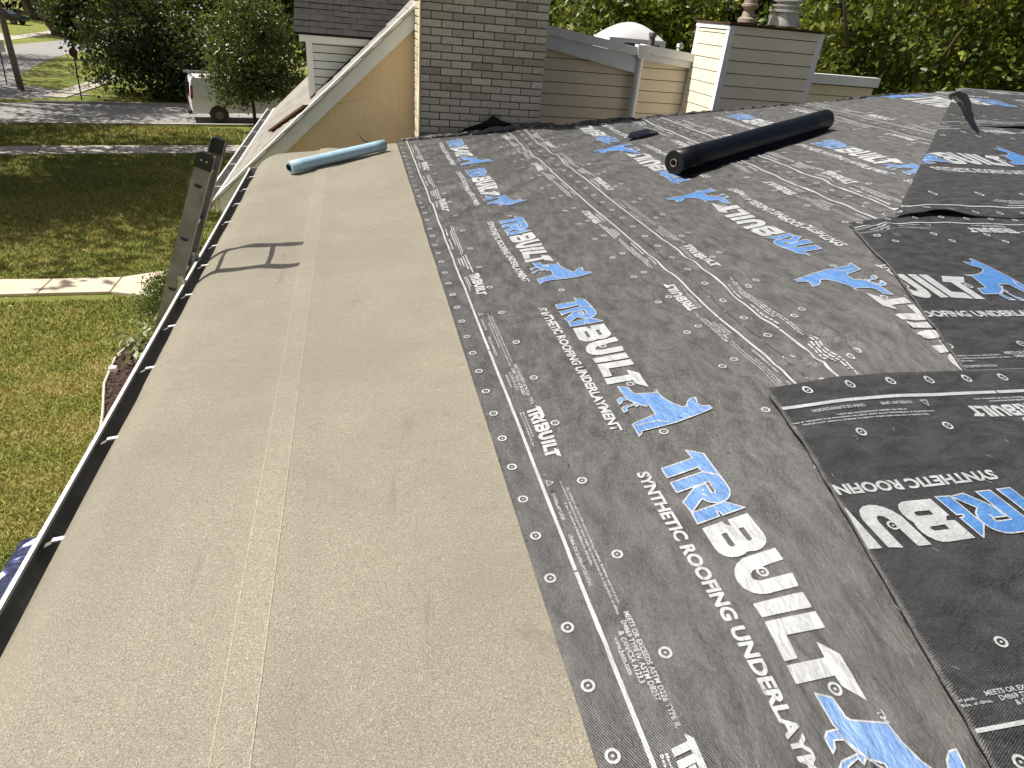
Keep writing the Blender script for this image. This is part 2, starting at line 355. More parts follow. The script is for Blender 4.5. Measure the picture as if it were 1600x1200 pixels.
for yh in (.62, 1.14, 1.66, 2.18, 2.71, 3.13, 3.52, 3.97, 4.33, 4.84, 5.32, 5.76, 6.2):
    h_ = MB().bar((xe-.044, yh, zg-.004), (xe+.018, yh, zg+.006), .016, .006)
    hbuild(h_, 'gutter_hanger', M['gutter'])
    hbuild(MB().bar((xe-.080, yh, zg-.030), (xe-.045, yh, zg-.012), .018, .005), 'gutter_hanger_arm', M['trough'])  # outer part of the strap, its shade put in as a dark colour

gm = MB(); rr = random.Random(5)
for k in range(260):
    y_ = rr.uniform(.3, 6.4); x_ = xe-rr.uniform(.006, .054); s_ = rr.choice((.004, .006, .009, .018)); a_ = rr.uniform(0, 6.28); z_ = zg-.112+rr.uniform(0, .006)
    gm.add([(x_+s_*math.cos(a_), y_+s_*math.sin(a_), z_), (x_-s_*.5*math.sin(a_), y_+s_*.5*math.cos(a_), z_+.004), (x_-s_*math.cos(a_), y_-s_*math.sin(a_), z_), (x_+s_*.5*math.sin(a_), y_-s_*.5*math.cos(a_), z_+.003)], [(0, 1, 2, 3)])
o = hbuild(gm, 'gutter_debris', plain('dry_debris', (.30, .23, .13), .9, var=.5, scale=40)); o['kind'] = 'stuff'
# ------------------------------------------------------------------ sheets
def sheet_mesh(name, quad, step=.025, layer=.0, lift=None, uv_dir='x', thick=.005, jag=0):
    """quad: plan corners (x,y) in order s0t0, s1t0, s1t1, s0t1"""
    P = [np.array(q, float) for q in quad]
    Ls = max(np.linalg.norm(P[1]-P[0]), np.linalg.norm(P[2]-P[3])); Lt = max(np.linalg.norm(P[3]-P[0]), np.linalg.norm(P[2]-P[1]))
    ns, nt_ = max(2, int(Ls/step)), max(2, int(Lt/step))
    s, t = np.meshgrid(np.linspace(0, 1, ns+1), np.linspace(0, 1, nt_+1), indexing='ij')
    pl = (P[0][None, None]*((1-s)*(1-t))[..., None]+P[1][None, None]*(s*(1-t))[..., None]+P[2][None, None]*(s*t)[..., None]+P[3][None, None]*((1-s)*t)[..., None])
    x, y = pl[..., 0], pl[..., 1]
    if jag:
        e_ = np.where((s == 0) | (s == 1), 1., 0.)
        x = x+jag*e_*vnoise(t*40, t*0+3, 11); y = y+jag*e_*vnoise(t*23, t*0+7, 12)
    z = surf(x, y, layer)
    if lift is not None: z = z+lift(x, y, s, t)
    V = np.stack([x, y, z], -1).reshape(-1, 3)
    idx = np.arange((ns+1)*(nt_+1)).reshape(ns+1, nt_+1)
    F = np.stack([idx[:-1, :-1], idx[1:, :-1], idx[1:, 1:], idx[:-1, 1:]], -1).reshape(-1, 4)
    uv = np.stack([s*Ls, t*Lt], -1).reshape(-1, 2)
    # skirt all round = edge thickness
    ring = np.concatenate([idx[:, 0], idx[-1, 1:], idx[-2::-1, -1], idx[0, -2:0:-1]]); n0 = len(V)
    low = V[ring].copy(); low[:, 2] -= thick; V = np.concatenate([V, low]); uv = np.concatenate([uv, uv[ring]])
    k = len(ring); a = np.arange(k); b_ = (a+1) % k
    F = np.concatenate([F, np.stack([ring[b_], ring[a], n0+a, n0+b_], -1)])
    # make normals point up
    q0 = V[F[0]]
    if np.cross(q0[1]-q0[0], q0[2]-q0[0])[2] < 0: F = F[:, ::-1]
    return np_mesh(name, V, F, uv)

# ---- print masters (flat, s along the roll, t across), cut on a 3 cm grid so that they follow the wrinkles
G = {
'T1': [(-0.0029, 0.4681), (-0.0239, 0.5779), (-0.0662, 0.576), (-0.0331, 0.6204), (0.0705, 0.6216), (0.0427, 0.5813), (0.0329, 0.5764), (0.0204, 0.5776), (0.0407, 0.4684)],
'R': [(0.1085, 0.4681), (0.0636, 0.4686), (0.0436, 0.5796), (0.073, 0.6215), (0.1244, 0.6209), (0.1435, 0.6166), (0.1604, 0.6053), (0.1702, 0.5932), (0.1766, 0.5749), (0.176, 0.557), (0.1694, 0.542), (0.1585, 0.5315), (0.1503, 0.5252), (0.1941, 0.4747), (0.1497, 0.4684), (0.102, 0.5253), (0.0955, 0.5649), (0.1344, 0.5642), (0.1372, 0.5709), (0.1297, 0.5778), (0.0874, 0.5772)],
'I1': [(0.1952, 0.473), (0.1774, 0.5814), (0.2129, 0.6239), (0.2254, 0.5518), (0.2125, 0.5496), (0.2071, 0.5411), (0.2268, 0.5399), (0.2398, 0.4698)],
'B': [(0.2575, 0.4738), (0.2473, 0.538), (0.2569, 0.5385), (0.2685, 0.5544), (0.2445, 0.5557), (0.2341, 0.6199), (0.3154, 0.6222), (0.3318, 0.6202), (0.3464, 0.612), (0.358, 0.5984), (0.364, 0.5853), (0.3665, 0.5691), (0.3636, 0.5476), (0.3701, 0.5367), (0.3741, 0.5167), (0.3722, 0.4991), (0.3644, 0.4845), (0.3501, 0.4753), (0.3306, 0.4727)],
'U': [(0.3675, 0.6247), (0.4063, 0.6253), (0.4201, 0.5447), (0.4248, 0.5287), (0.4324, 0.5194), (0.4423, 0.5148), (0.4503, 0.5173), (0.4553, 0.5245), (0.4573, 0.5354), (0.4484, 0.6248), (0.4875, 0.6187), (0.4965, 0.5251), (0.4942, 0.5094), (0.4849, 0.4898), (0.4677, 0.4777), (0.4452, 0.4741), (0.4267, 0.4781), (0.4091, 0.4875), (0.3949, 0.5013), (0.3816, 0.5251)],
'I2': [(0.5165, 0.4766), (0.5046, 0.6190), (0.5468, 0.6180), (0.5549, 0.4789)],
'L': [(0.5665, 0.4789), (0.5584, 0.6190), (0.601, 0.6180), (0.6059, 0.5123), (0.6619, 0.5064), (0.6644, 0.4718)],
'T2': [(0.6737, 0.4715), (0.6688, 0.5709), (0.6309, 0.5749), (0.6663, 0.6123), (0.7719, 0.6074), (0.7345, 0.5707), (0.7103, 0.569), (0.7158, 0.4691)],
'dog': [(0.6456, 0.4991), (0.6593, 0.5327), (0.7008, 0.5361), (0.708, 0.5447), (0.725, 0.6192), (0.7635, 0.6245), (0.8019, 0.6403), (0.8328, 0.6634), (0.8353, 0.6794), (0.8088, 0.6949), (0.7941, 0.714), (0.7934, 0.7317), (0.8302, 0.7228), (0.8438, 0.7316), (0.8487, 0.7562), (0.8668, 0.7584), (0.8862, 0.6996), (0.9099, 0.6081), (0.9212, 0.4848), (0.9366, 0.4766), (0.9451, 0.4653), (0.8836, 0.4655), (0.8759, 0.4743), (0.8465, 0.5612), (0.7943, 0.5605), (0.7783, 0.5278), (0.7883, 0.5167), (0.7758, 0.5118), (0.7868, 0.4811), (0.8029, 0.4764), (0.811, 0.4627), (0.786, 0.4633), (0.7763, 0.4752), (0.7688, 0.5181), (0.7403, 0.5054), (0.738, 0.4817), (0.752, 0.4755), (0.7594, 0.4656), (0.7311, 0.4658), (0.721, 0.478), (0.7198, 0.5055), (0.7112, 0.5)]}
G['dog'] = [(s+.095, t) for s, t in G['dog']]
BH = [[(0.2902, 0.5136), (0.2886, 0.5289), (0.3343, 0.5288), (0.3398, 0.5216), (0.3369, 0.5147), (0.3314, 0.5124)],
      [(0.2833, 0.5661), (0.2812, 0.5826), (0.3254, 0.5829), (0.3313, 0.5753), (0.3288, 0.5681)]]
def grid_cut(bm, cell=.03):
    xs = [v.co.x for v in bm.verts]; ys = [v.co.y for v in bm.verts]
    if not xs: return
    for ax, (lo, hi) in ((0, (min(xs), max(xs))), (1, (min(ys), max(ys)))):
        k = math.floor(lo/cell)+1
        while k*cell < hi:
            pc = Vector((k*cell, 0, 0)) if ax == 0 else Vector((0, k*cell, 0)); no = Vector((1, 0, 0)) if ax == 0 else Vector((0, 1, 0))
            bmesh.ops.bisect_plane(bm, geom=bm.verts[:]+bm.edges[:]+bm.faces[:], plane_co=pc, plane_no=no, dist=1e-6)
            k += 1
def poly_bm(polys, holes=()):
    bm = bmesh.new()
    for pl in polys:
        loops = [pl]+[h_ for h_ in holes if min(q[0] for q in h_) > min(q[0] for q in pl) and max(q[0] for q in h_) < max(q[0] for q in pl)]
        es = []
        for lp in loops:
            vs_ = [bm.verts.new((*q, 0)) for q in lp]
            es += [bm.edges.new((vs_[i], vs_[(i+1) % len(vs_)])) for i in range(len(vs_))]
        bmesh.ops.triangle_fill(bm, use_beauty=True, use_dissolve=False, edges=es, normal=(0, 0, 1))
    return bm
def ribbon_bm(polys, w_=.0045):
    bm = bmesh.new()
    for pl in polys:
        n = len(pl)
        for i in range(n):
            a, b_ = Vector((*pl[i], 0)), Vector((*pl[(i+1) % n], 0)); d = (b_-a)
            if d.length < 1e-6: continue
            d.normalize(); p_ = Vector((-d.y, d.x, 0))*w_/2; a = a-d*w_*.4; b_ = b_+d*w_*.4
            bm.faces.new([bm.verts.new(q) for q in (a-p_, b_-p_, b_+p_, a+p_)])
    return bm
def ring_bm(pts, r0=.0095, r1=.0155, n=14):
    bm = bmesh.new()
    for cx, cy in pts:
        a = [bm.verts.new((cx+r0*math.cos(2*math.pi*k/n), cy+r0*math.sin(2*math.pi*k/n), 0)) for k in range(n)]
        b_ = [bm.verts.new((cx+r1*math.cos(2*math.pi*k/n), cy+r1*math.sin(2*math.pi*k/n), 0)) for k in range(n)]
        for k in range(n): bm.faces.new((a[k], b_[k], b_[(k+1) % n], a[(k+1) % n]))
        bm.faces.new([bm.verts.new((cx+.0034*math.cos(2*math.pi*k/6), cy+.0034*math.sin(2*math.pi*k/6), 0)) for k in range(6)])
    return bm
def text_bm(txt, size, x0, y0, width=None, res=2, bold=0., align='LEFT'):
    cu = bpy.data.curves.new('t', 'FONT'); cu.body = txt; cu.size = size; cu.resolution_u = res; cu.offset = bold; cu.align_x = align
    ob = bpy.data.objects.new('t', cu); COL.objects.link(ob); bpy.context.view_layer.update()
    me = bpy.data.meshes.new_from_object(ob.evaluated_get(bpy.context.evaluated_depsgraph_get()))
    bpy.data.objects.remove(ob); bpy.data.curves.remove(cu)
    bm = bmesh.new(); bm.from_mesh(me); bpy.data.meshes.remove(me)
    xs = [v.co.x for v in bm.verts]; s_ = width/(max(xs)-min(xs)) if width else 1
    mn = min(xs) if align == 'LEFT' else 0
    for v in bm.verts: v.co.x = x0+(v.co.x-mn)*s_; v.co.y += y0; v.co.z = 0
    return bm
def join_bm(*bms):
    out = bmesh.new()
    for q in bms:
        me = bpy.data.meshes.new('j'); q.to_mesh(me); out.from_mesh(me); bpy.data.meshes.remove(me); q.free()
    return out
def dash_bm(rows):
    """word-length dashes standing for type too small to read; rows: (s0, s1, t, height)"""
    bm = bmesh.new(); rr = random.Random(3)
    for s0, s1, t, hgt in rows:
        s = s0
        while s < s1:
            l = rr.uniform(.012, .04); e_ = min(s+l, s1)
            bm.faces.new([bm.verts.new(q) for q in ((s, t, 0), (e_, t, 0), (e_, t+hgt, 0), (s, t+hgt, 0))]); s = e_+.006
    return bm
def arrays(bm, cell=.022):
    grid_cut(bm, cell); bmesh.ops.triangulate(bm, faces=bm.faces[:]); bm.verts.index_update()
    V = np.array([v.co[:2] for v in bm.verts]); F = np.array([[v.index for v in f.verts] for f in bm.faces]); bm.free(); return V, F
WH = ['B', 'U', 'I2', 'L', 'T2']
MAST = {}
MAST['tri'] = arrays(poly_bm([G['T1'], G['R'], G['I1']]))
MAST['tri_line'] = arrays(ribbon_bm([G['T1'], G['R'], G['I1']]))
MAST['built'] = arrays(join_bm(poly_bm([G[k] for k in WH], BH), text_bm('TM', .021, .792, .612, bold=.0004)))
MAST['dog'] = arrays(poly_bm([G['dog']])); MAST['dog_line'] = arrays(ribbon_bm([G['dog'], [(.822, .5), (.845, .512), (.873, .53), (.895, .55), (.895, .549), (.871, .527), (.845, .508)], [(.985, .475), (.978, .556), (.995, .585), (.994, .586), (.977, .557)]], .004))
MAST['slogan'] = arrays(text_bm('SYNTHETIC ROOFING UNDERLAYMENT', .050, -.004, .389, 1.0, 3, .0019))
SM = [(s*.365, .145+(t-.468)*.36) for s, t in ()]
small = [[(s*.36+.795, .146+(t-.468)*.345) for s, t in G[k]] for k in ('T1', 'R', 'I1')+tuple(WH)]
MAST['small'] = arrays(join_bm(poly_bm(small, [[(s*.36+.795, .146+(t-.468)*.345) for s, t in h_] for h_ in BH])))
std = [('MEETS OR EXCEEDS ASTM D226 TYPE II,', .466, .172, .292), ('D4869 TYPE IV, ASTM D8257', .49, .156, .205), ('& CAN/CSA A123.3', .517, .140, .133), ('www.becn.com', .528, .124, .098)]
MAST['std'] = arrays(join_bm(*[text_bm(t_, .0175, s_, y_, w_, 2, .0003) for t_, s_, y_, w_ in std]), .05)
MAST['std_far'] = arrays(dash_bm([(s_, s_+w_, y_+.002, .0085) for _, s_, y_, w_ in std]), .05)
warn = [('Slip resistance may vary with surface conditions, weather, footwear and roof pitch.', .0, .168, .44), ('La resistencia al deslizamiento puede variar según las condiciones de la superficie, el clima,', -.03, .156, .50), ('el tipo de calzado y la inclinación del techo.', .06, .144, .25)]
ovl = [('OVERLAP LINE', .016, .118, .115, .014), ('LÍNEA DE SUPERPOSICIÓN', .19, .118, .18, .014)]
man = [('Manufactured exclusively for', .80, .130, .15), ('Beacon Sales Acquisition, Inc.', .80, .120, .20)]
MAST['warn'] = arrays(join_bm(*[text_bm(t_, .0105, s_, y_, w_, 1, .0002) for t_, s_, y_, w_ in warn], *[text_bm(t_, z_, s_, y_, w_, 2, .0002) for t_, s_, y_, w_, z_ in ovl],
    *[text_bm(t_, .010, s_, y_, w_, 1, .0002) for t_, s_, y_, w_ in man], ribbon_bm([[(-.045, .118), (-.02, .118), (-.0325, .138)]], .0025), text_bm('!', .013, -.0335, .120)), .03)
MAST['warn_far'] = arrays(dash_bm([(s_, s_+w_, y_, .0055) for _, s_, y_, w_ in warn]+[(s_, s_+w_, y_, .008) for _, s_, y_, w_, _z in ovl]+[(s_, s_+w_, y_, .005) for _, s_, y_, w_ in man]), .06)
W_ = 1.219
def ring_pts(s0, s1, both=True):
    P_ = []
    k = math.floor(s0/.1524)
    while k*.1524 < s1:
        s = k*.1524
        P_ += [(s+.013, .032), (s+.11, W_-.032)]
        if k % 2 == 0: P_ += [(s-.023+.0, .222), (s+.122, .551), (s+.10, W_-.551+.26), (s+.06, W_-.222)]
        k += 1
    return P_

def drape(name, key, mat, parent, fn, layer, quad=None, lift=None, eps=.0036):
    V, F = MAST[key] if isinstance(key, str) else key
    st = V; P2 = fn(st)
    if quad is not None:
        Q = [np.array(q, float) for q in quad]; cen = sum(Q)/4; need = []
        for i in range(4):
            a, b_ = Q[i], Q[(i+1) % 4]; d = b_-a; no = np.array([d[1], -d[0]])/np.hypot(*d)
            if (cen-a)@no > 0: no = -no
            sd_ = (P2-a)@no
            if sd_.min() > -.002: return None
            if sd_.max() > -.002: need.append((a-no*.002, no))
        if need:
            bm = bmesh.new(); vv = [bm.verts.new((p_[0], p_[1], 0)) for p_ in P2]; uvv = [(q[0], q[1]) for q in st]
            for f in F:
                try: bm.faces.new([vv[i] for i in f])
                except ValueError: pass
            for a, no in need:
                bmesh.ops.bisect_plane(bm, geom=bm.verts[:]+bm.edges[:]+bm.faces[:], plane_co=(a[0], a[1], 0), plane_no=(no[0], no[1], 0), dist=1e-6, clear_outer=True)
            if not bm.faces: bm.free(); return None
            bmesh.ops.triangulate(bm, faces=bm.faces[:]); bm.verts.index_update()
            P2 = np.array([v.co[:2] for v in bm.verts]); F = np.array([[v.index for v in f.verts] for f in bm.faces]); bm.free()
    z = surf(P2[:, 0], P2[:, 1], layer)+eps
    if lift is not None: z = z+lift(P2[:, 0], P2[:, 1], None, None)
    Vv = np.column_stack([P2, z])
    tri = Vv[F]; flip = np.cross(tri[:, 1]-tri[:, 0], tri[:, 2]-tri[:, 0])[:, 2] < 0
    F = F.copy(); F[flip] = F[flip][:, ::-1]
    uv = fn.inv(P2)
    return link(name, np_mesh(name, Vv, F, uv), mat, parent)

class Lay:
    """maps print coordinates (s, t) of one sheet to plan; tm: (t -> across) control points, flip = rolled out the other way"""
    def __init__(s, axis, s0, sdir, sscale, tm):
        s.axis, s.s0, s.sdir, s.ss = axis, s0, sdir, sscale; s.tt = np.array([q[0] for q in tm]); s.ta = np.array([q[1] for q in tm])
    def at(s, base): n = Lay(s.axis, base, s.sdir, s.ss, list(zip(s.tt, s.ta))); return n
    def __call__(s, st):
        a = s.s0+s.sdir*s.ss*st[:, 0]; c_ = np.interp(st[:, 1], s.tt, s.ta)
        return np.column_stack([c_, a]) if s.axis == 'y' else np.column_stack([a, c_])
    def inv(s, P_):
        return np.column_stack([(P_[:, 1] if s.axis == 'y' else P_[:, 0])*s.sdir, P_[:, 0] if s.axis == 'y' else P_[:, 1]])
def mirror(fn):
    """the margin type along the other edge, upside down"""
    class Q:
        def __call__(s, st): return fn(np.column_stack([1.0-st[:, 0], W_-st[:, 1]]))
        def inv(s, P_): return fn.inv(P_)
    return Q()
def make_sheet(quad, lay, logos, layer, label, near=(), rng=(-1, 7), lift=None, seg=1.219, step=.0167):
    cx, cy = quad[0]; root = empty('underlayment_sheet', (cx, cy, float(surf(cx, cy))), label=label, cat='underlayment', group=None)
    inv = Matrix.Translation((-cx, -cy, -float(surf(cx, cy))))
    def put(o):
        if o is not None: o.parent = root; o.matrix_parent_inverse = inv
        return o
    put(link('membrane', sheet_mesh('membrane', quad, step, layer, lift, jag=.006), M['under'], smooth=True))
    for lg in logos:
        f = lay.at(lg); nr = lg in near; mf = mirror(f)
        lo = put(drape('wordmark', 'tri', M['ink_b'], root, f, layer, quad, lift))
        put(drape('wordmark_outline', 'tri_line', M['ink_w'], root, f, layer, quad, lift, .0046))
        put(drape('wordmark', 'built', M['ink_w'], root, f, layer, quad, lift))
        put(drape('dog_emblem', 'dog', M['ink_b'], root, f, layer, quad, lift))
        put(drape('dog_outline', 'dog_line', M['ink_w'], root, f, layer, quad, lift, .0046))
        put(drape('slogan', 'slogan', M['ink_w'], root, f, layer, quad, lift))
        for g_ in (f, mf):
            put(drape('small_wordmark', 'small', M['ink_w'], root, g_, layer, quad, lift))
            put(drape('standards_text', 'std' if nr else 'std_far', M['ink_w'], root, g_, layer, quad, lift))
            put(drape('warning_text', 'warn' if nr else 'warn_far', M['ink_w'], root, g_, layer, quad, lift))
    # overlap lines, broken once per repeat; nail targets along the whole sheet
    f = lay.at(logos[0]); s = rng[0]
    while s < rng[1]:
        for t0 in (.096, W_-.106):
            e_ = min(s+seg-.006, rng[1]); bm = bmesh.new()
            bm.faces.new([bm.verts.new(q) for q in ((s, t0, 0), (e_, t0, 0), (e_, t0+.010, 0), (s, t0+.010, 0))])
            put(drape('overlap_line', arrays(bm), M['ink_w'], root, f, layer, quad, lift))
        s += seg
    o = put(drape('nail_mark', arrays(ring_bm(ring_pts(*rng)), .5), M['ink_w'], root, f, layer, quad, lift))
    if o: o['kind'] = 'stuff'
    return root

def ice_sheet(u0, u1, y0, y1, layer, label, lift=None):
    quad = [(X(u0), y0), (X(u0), y1), (X(u1), y1), (X(u1), y0)]
    root = empty('ice_barrier_sheet', (X(u0), y0, float(surf(X(u0), y0))), label=label, cat='ice barrier')
    o = link('membrane', sheet_mesh('membrane', quad, .025, layer, lift, thick=.004), M['ice'], root, smooth=True)
    o.matrix_parent_inverse = Matrix.Translation(-root.location); return root, quad
r1, _ = ice_sheet(EAVE_U-.016, -.36, -.8, RAKE_Y-.02, .0, 'tan granulated ice barrier strip along the eave, lapping into the gutter')
r2, _ = ice_sheet(-.49, .36, -.35, RAKE_Y, .005, 'tan granulated ice barrier strip lapped between eave strip and black underlayment')
# narrow pale factory line on the selvage of the upper strip
V = np.array([[X(-.487), -.3], [X(-.411), -.3], [X(-.411), RAKE_Y-.01], [X(-.487), RAKE_Y-.01]]); bm = bmesh.new(); bm.faces.new([bm.verts.new((q[0], q[1], 0)) for q in V])
class Id:
    def __call__(s, st): return st
    def inv(s, P_): return P_
o = drape('selvage', arrays(bm, .025), M['ice_edge'], None, Id(), .005, eps=.0007); o.parent = r2; o.matrix_parent_inverse = Matrix.Translation(-r2.location)
for uu in (-.4885, -.410):
    bm = bmesh.new(); bm.faces.new([bm.verts.new((X(uu+a), y_, 0)) for a, y_ in ((-.002, -.3), (.002, -.3), (.002, RAKE_Y-.01), (-.002, RAKE_Y-.01))])
    o = drape('selvage_line', arrays(bm, .025), M['ice_line'], None, Id(), .005, eps=.0013); o.parent = r2; o.matrix_parent_inverse = Matrix.Translation(-r2.location)

YM = RAKE_Y+.03
def tmA(u0, u1, pts=None): return [(0, X(u0)), (W_, X(u1))] if pts is None else [(t, X(u)) for t, u in pts]
# courses on the sunny slope
q = [(X(.245), YM), (X(.245), -.3), (X(1.464), -.3), (X(1.464), YM)]
make_sheet(q, Lay('y', 0, -1, 1.0, tmA(.245, 1.464)), [.2, 1.425, 2.64, 3.95, 5.37, 6.62], .010, 'black printed underlayment course lying right along the tan ice barrier', near=(.2, 1.425, 2.64), rng=(-7, 1.6))
q = [(X(1.42), YM), (X(1.42), 1.1), (X(2.97), 1.1), (X(2.97), YM)]
make_sheet(q, Lay('y', 0, 1, 1.22, tmA(0, 0, [(0, 2.97), (.10, 2.83), (.146, 2.725), (.2, 2.65), (.389, 2.40), (.425, 2.34), (.468, 2.24), (.622, 2.07), (.76, 1.88), (1.05, 1.60), (1.119, 1.525), (W_, 1.42)])), [1.4, 2.90, 4.46, 5.95], .017, 'black printed underlayment course with upside-down lettering, second up from the tan barrier', near=(2.90,), rng=(-2, 6), seg=1.3)
q = [(X(2.92), YM), (X(2.92), 2.5), (X(4.66), 2.5), (X(4.66), YM)]
make_sheet(q, Lay('y', 0, -1, 1.12, tmA(0, 0, [(0, 2.92), (.10, 3.03), (.146, 3.13), (.2, 3.23), (.389, 3.50), (.425, 3.57), (.468, 3.64), (.622, 3.87), (.76, 4.08), (1.119, 4.54), (W_, 4.66)])), [3.85, 5.12, 6.6], .024, 'black printed underlayment course on which the big black roll lies', rng=(-5, 2.5), seg=1.3)
q = [(X(4.60), YM), (X(4.60), 4.3), (X(6.6), 4.3), (X(6.6), YM)]
make_sheet(q, Lay('y', 0, 1, 1.2, tmA(0, 0, [(0, 6.5), (.468, 6.15), (.622, 5.7), (.76, 5.4), (1.119, 4.72), (W_, 4.60)])), [4.2, 5.75], .031, 'black underlayment course at the top of the slope beyond the big black roll', rng=(-2, 4), seg=1.3, step=.04)
# courses on the shaded hip side
q = [(.2, -.85), (6, -.85), (6, .56), (.2, .56)]
make_sheet(q, Lay('x', 0, 1, 1.0, [(0, -.75), (W_, .56)]), [1.1, 2.4], .0045, 'black underlayment course at the foot of the hip side, tucked under the next sheet', rng=(-2, 4))
xl = lambda y: 1.165+(y-.528)*.168
q = [(6, 1.70), (xl(1.70), 1.70), (xl(.45), .45), (6, .45)]
make_sheet(q, Lay('x', 0, -1, 1.08, [(0, 1.70), (.032, 1.645), (.096, 1.575), (.118, 1.54), (.146, 1.50), (.2, 1.438), (.389, 1.208), (.425, 1.172), (.468, 1.135), (.622, .985), (.76, .86), (1.02, .628), (1.119, .545), (W_, .45)]), [1.83, 3.15, 4.5], .047,
    'black underlayment sheet on the hip side, cut end lapped over the sunny courses', near=(1.83, 3.15), rng=(-4, 2))
x2 = lambda y: 2.211+(y-1.724)*.36
q = [(x2(1.58), 1.58), (7, 1.58), (7, 3.17), (x2(3.17), 3.17)]
make_sheet(q, Lay('x', 0, 1, 1.18, [(0, 1.58), (.1, 1.70), (.2, 1.84), (.389, 2.08), (.425, 2.125), (.468, 2.22), (.622, 2.45), (.76, 2.62), (1.119, 3.07), (W_, 3.17)]), [1.93, 3.45], .038, 'black underlayment sheet on the hip side showing a whole blue dog beside LT lettering', near=(1.93,), rng=(-1, 4))
def lift3(x, y, s, t):
    return .035*np.exp(-((x-3.32)/.22)**2)*np.clip(1-(y-3.16)/.22, 0, 1)**2
q = [(3.02, 3.16), (8, 3.16), (8, 5.32), (5.2, 5.32)]
make_sheet(q, Lay('x', 0, 1, 1.2, [(0, 3.16), (.032, 3.215), (.1, 3.305), (.2, 3.47), (.389, 3.95), (.425, 4.03), (.468, 4.12), (.622, 4.38), (.76, 4.6), (1.119, 5.2), (W_, 5.32)]), [3.98, 5.5], .046, 'black underlayment sheet above a gaping lap, its end cut along the hip', rng=(-2, 4), lift=lift3, step=.035)
def lift4(x, y, s, t):
    return .04*np.clip((x-5.5)/.7, 0, 1)*np.clip(1-(y-5.2)/.3, 0, 1)**2
q = [(5.08, 5.2), (10, 5.2), (10, YM), (6.75, YM)]
make_sheet(q, Lay('x', 0, -1, 1.2, [(0, 6.95), (.1, 6.8), (.389, 6.45), (.468, 6.33), (.622, 6.05), (.76, 5.8), (1.119, 5.3), (W_, 5.2)]), [6.75, 8.3], .054, 'black underlayment sheet at the far top of the hip side with a lifted lower edge', rng=(-4, 3), lift=lift4, step=.04)

# ------------------------------------------------------------------ things lying on the roof
def roll_of(name, p0, p1, r, mats, label, cat, end_hole, core):
    a, b_ = Vector(p0), Vector(p1); root = empty(name, a, label=label, cat=cat); L = b_-a; d = L.normalized()
    side = d.cross(Vector((0, 0, 1))).normalized(); up = side.cross(d)
    def ring(c_, r_, n=32): return [c_+(side*math.cos(2*math.pi*k/n)+up*math.sin(2*math.pi*k/n))*r_*(1+.012*math.sin(3*k)) for k in range(n)]
    n = 32; m_ = MB(); v = []; stations = 9
    for i in range(stations):
        c_ = L*(i/(stations-1)); rr = r*(1+.02*math.sin(i*1.7))
        v += ring(c_, rr)
    v += ring(L*1.0, end_hole); v += ring(Vector(), end_hole)
    f = [(i*n+k, i*n+(k+1) % n, (i+1)*n+(k+1) % n, (i+1)*n+k) for i in range(stations-1) for k in range(n)]
    e1 = (stations-1)*n; h1 = stations*n; h0 = (stations+1)*n
    f += [(e1+k, e1+(k+1) % n, h1+(k+1) % n, h1+k) for k in range(n)]+[((k+1) % n, k, h0+k, h0+(k+1) % n) for k in range(n)]
    f += [(h1+k, h1+(k+1) % n, h0+(k+1) % n, h0+k) for k in range(n)]
    m_.add(v, f); o = m_.build('wrap', mats[0], root, smooth=False)
    for p_ in o.data.polygons: p_.use_smooth = abs(p_.normal.dot(d)) < .5
    if core:
        m2 = MB(); v = []; 
        for c_, r_ in ((-d*.012, end_hole*.97), (L+d*.004, end_hole*.97), (L+d*.004, end_hole*.78), (-d*.012, end_hole*.78)): v += ring(c_, r_, 24)
        f = [(i*24+k, i*24+(k+1) % 24, ((i+1) % 4)*24+(k+1) % 24, ((i+1) % 4)*24+k) for i in range(4) for k in range(24)]
        m2.add(v, f); m2.build('core_tube', mats[1], root, smooth=False)
    return root
M['roll'] = plain('black_roll_film', (.003, .0034, .0048), .34, var=.2, scale=8, bump=.0015, bscale=12, spec=.28)
M['core'] = plain('grey_core', (.14, .12, .095), .8)
M['cardboard'] = plain('cardboard', (.38, .27, .16), .8)
M['tube'] = plain('pale_blue_film', (.33, .50, .59), .35, var=.1, scale=12)
def on_roof(x, y, up): return (x, y, float(surf(x, y))+up)
rb = roll_of('underlayment_roll', on_roof(2.29, 4.58, .105), on_roof(4.19, 5.58, .112), .086, (M['roll'], M['core']), 'thick black roll of underlayment with a tan core lying askew on the courses', 'roll', .030, True)
a_, b_ = Vector(on_roof(2.29, 4.58, .105)), Vector(on_roof(4.19, 5.58, .112)); d_ = (b_-a_).normalized(); sd2 = Vector((d_.y, -d_.x, 0)).normalized()
m_ = MB(); n_ = 24; v = []
for i in range(n_+1):
    t_ = i/n_; c_ = a_.lerp(b_, .004+.99*t_); j_ = .006*math.sin(i*1.9)+.004*math.sin(i*.7)
    for k_, (o_, z_) in enumerate(((.060, -.062), (.074, -.076), (.104+j_, -.083))):
        v.append(c_+sd2*o_+Vector((0, 0, z_)))
m_.add(v, [(3*i+k_, 3*i+k_+1, 3*i+k_+4, 3*i+k_+3) for i in range(n_) for k_ in (0, 1)])
o = m_.build('loose_edge', M['roll'], rb, smooth=True); o.matrix_parent_inverse = Matrix.Translation(-rb.location)
tb = roll_of('release_film_tube', on_roof(-.54, 5.90, .062), on_roof(.27, 6.50, .064), .049, (M['tube'], M['black_plastic']), 'pale blue rolled-up film tube lying across the tan ice barrier near the stucco wall', 'tube', .03, True)
M['scrap'] = plain('membrane_back', (.055, .053, .05), .55, var=.6, scale=26, bump=.006, bscale=22)
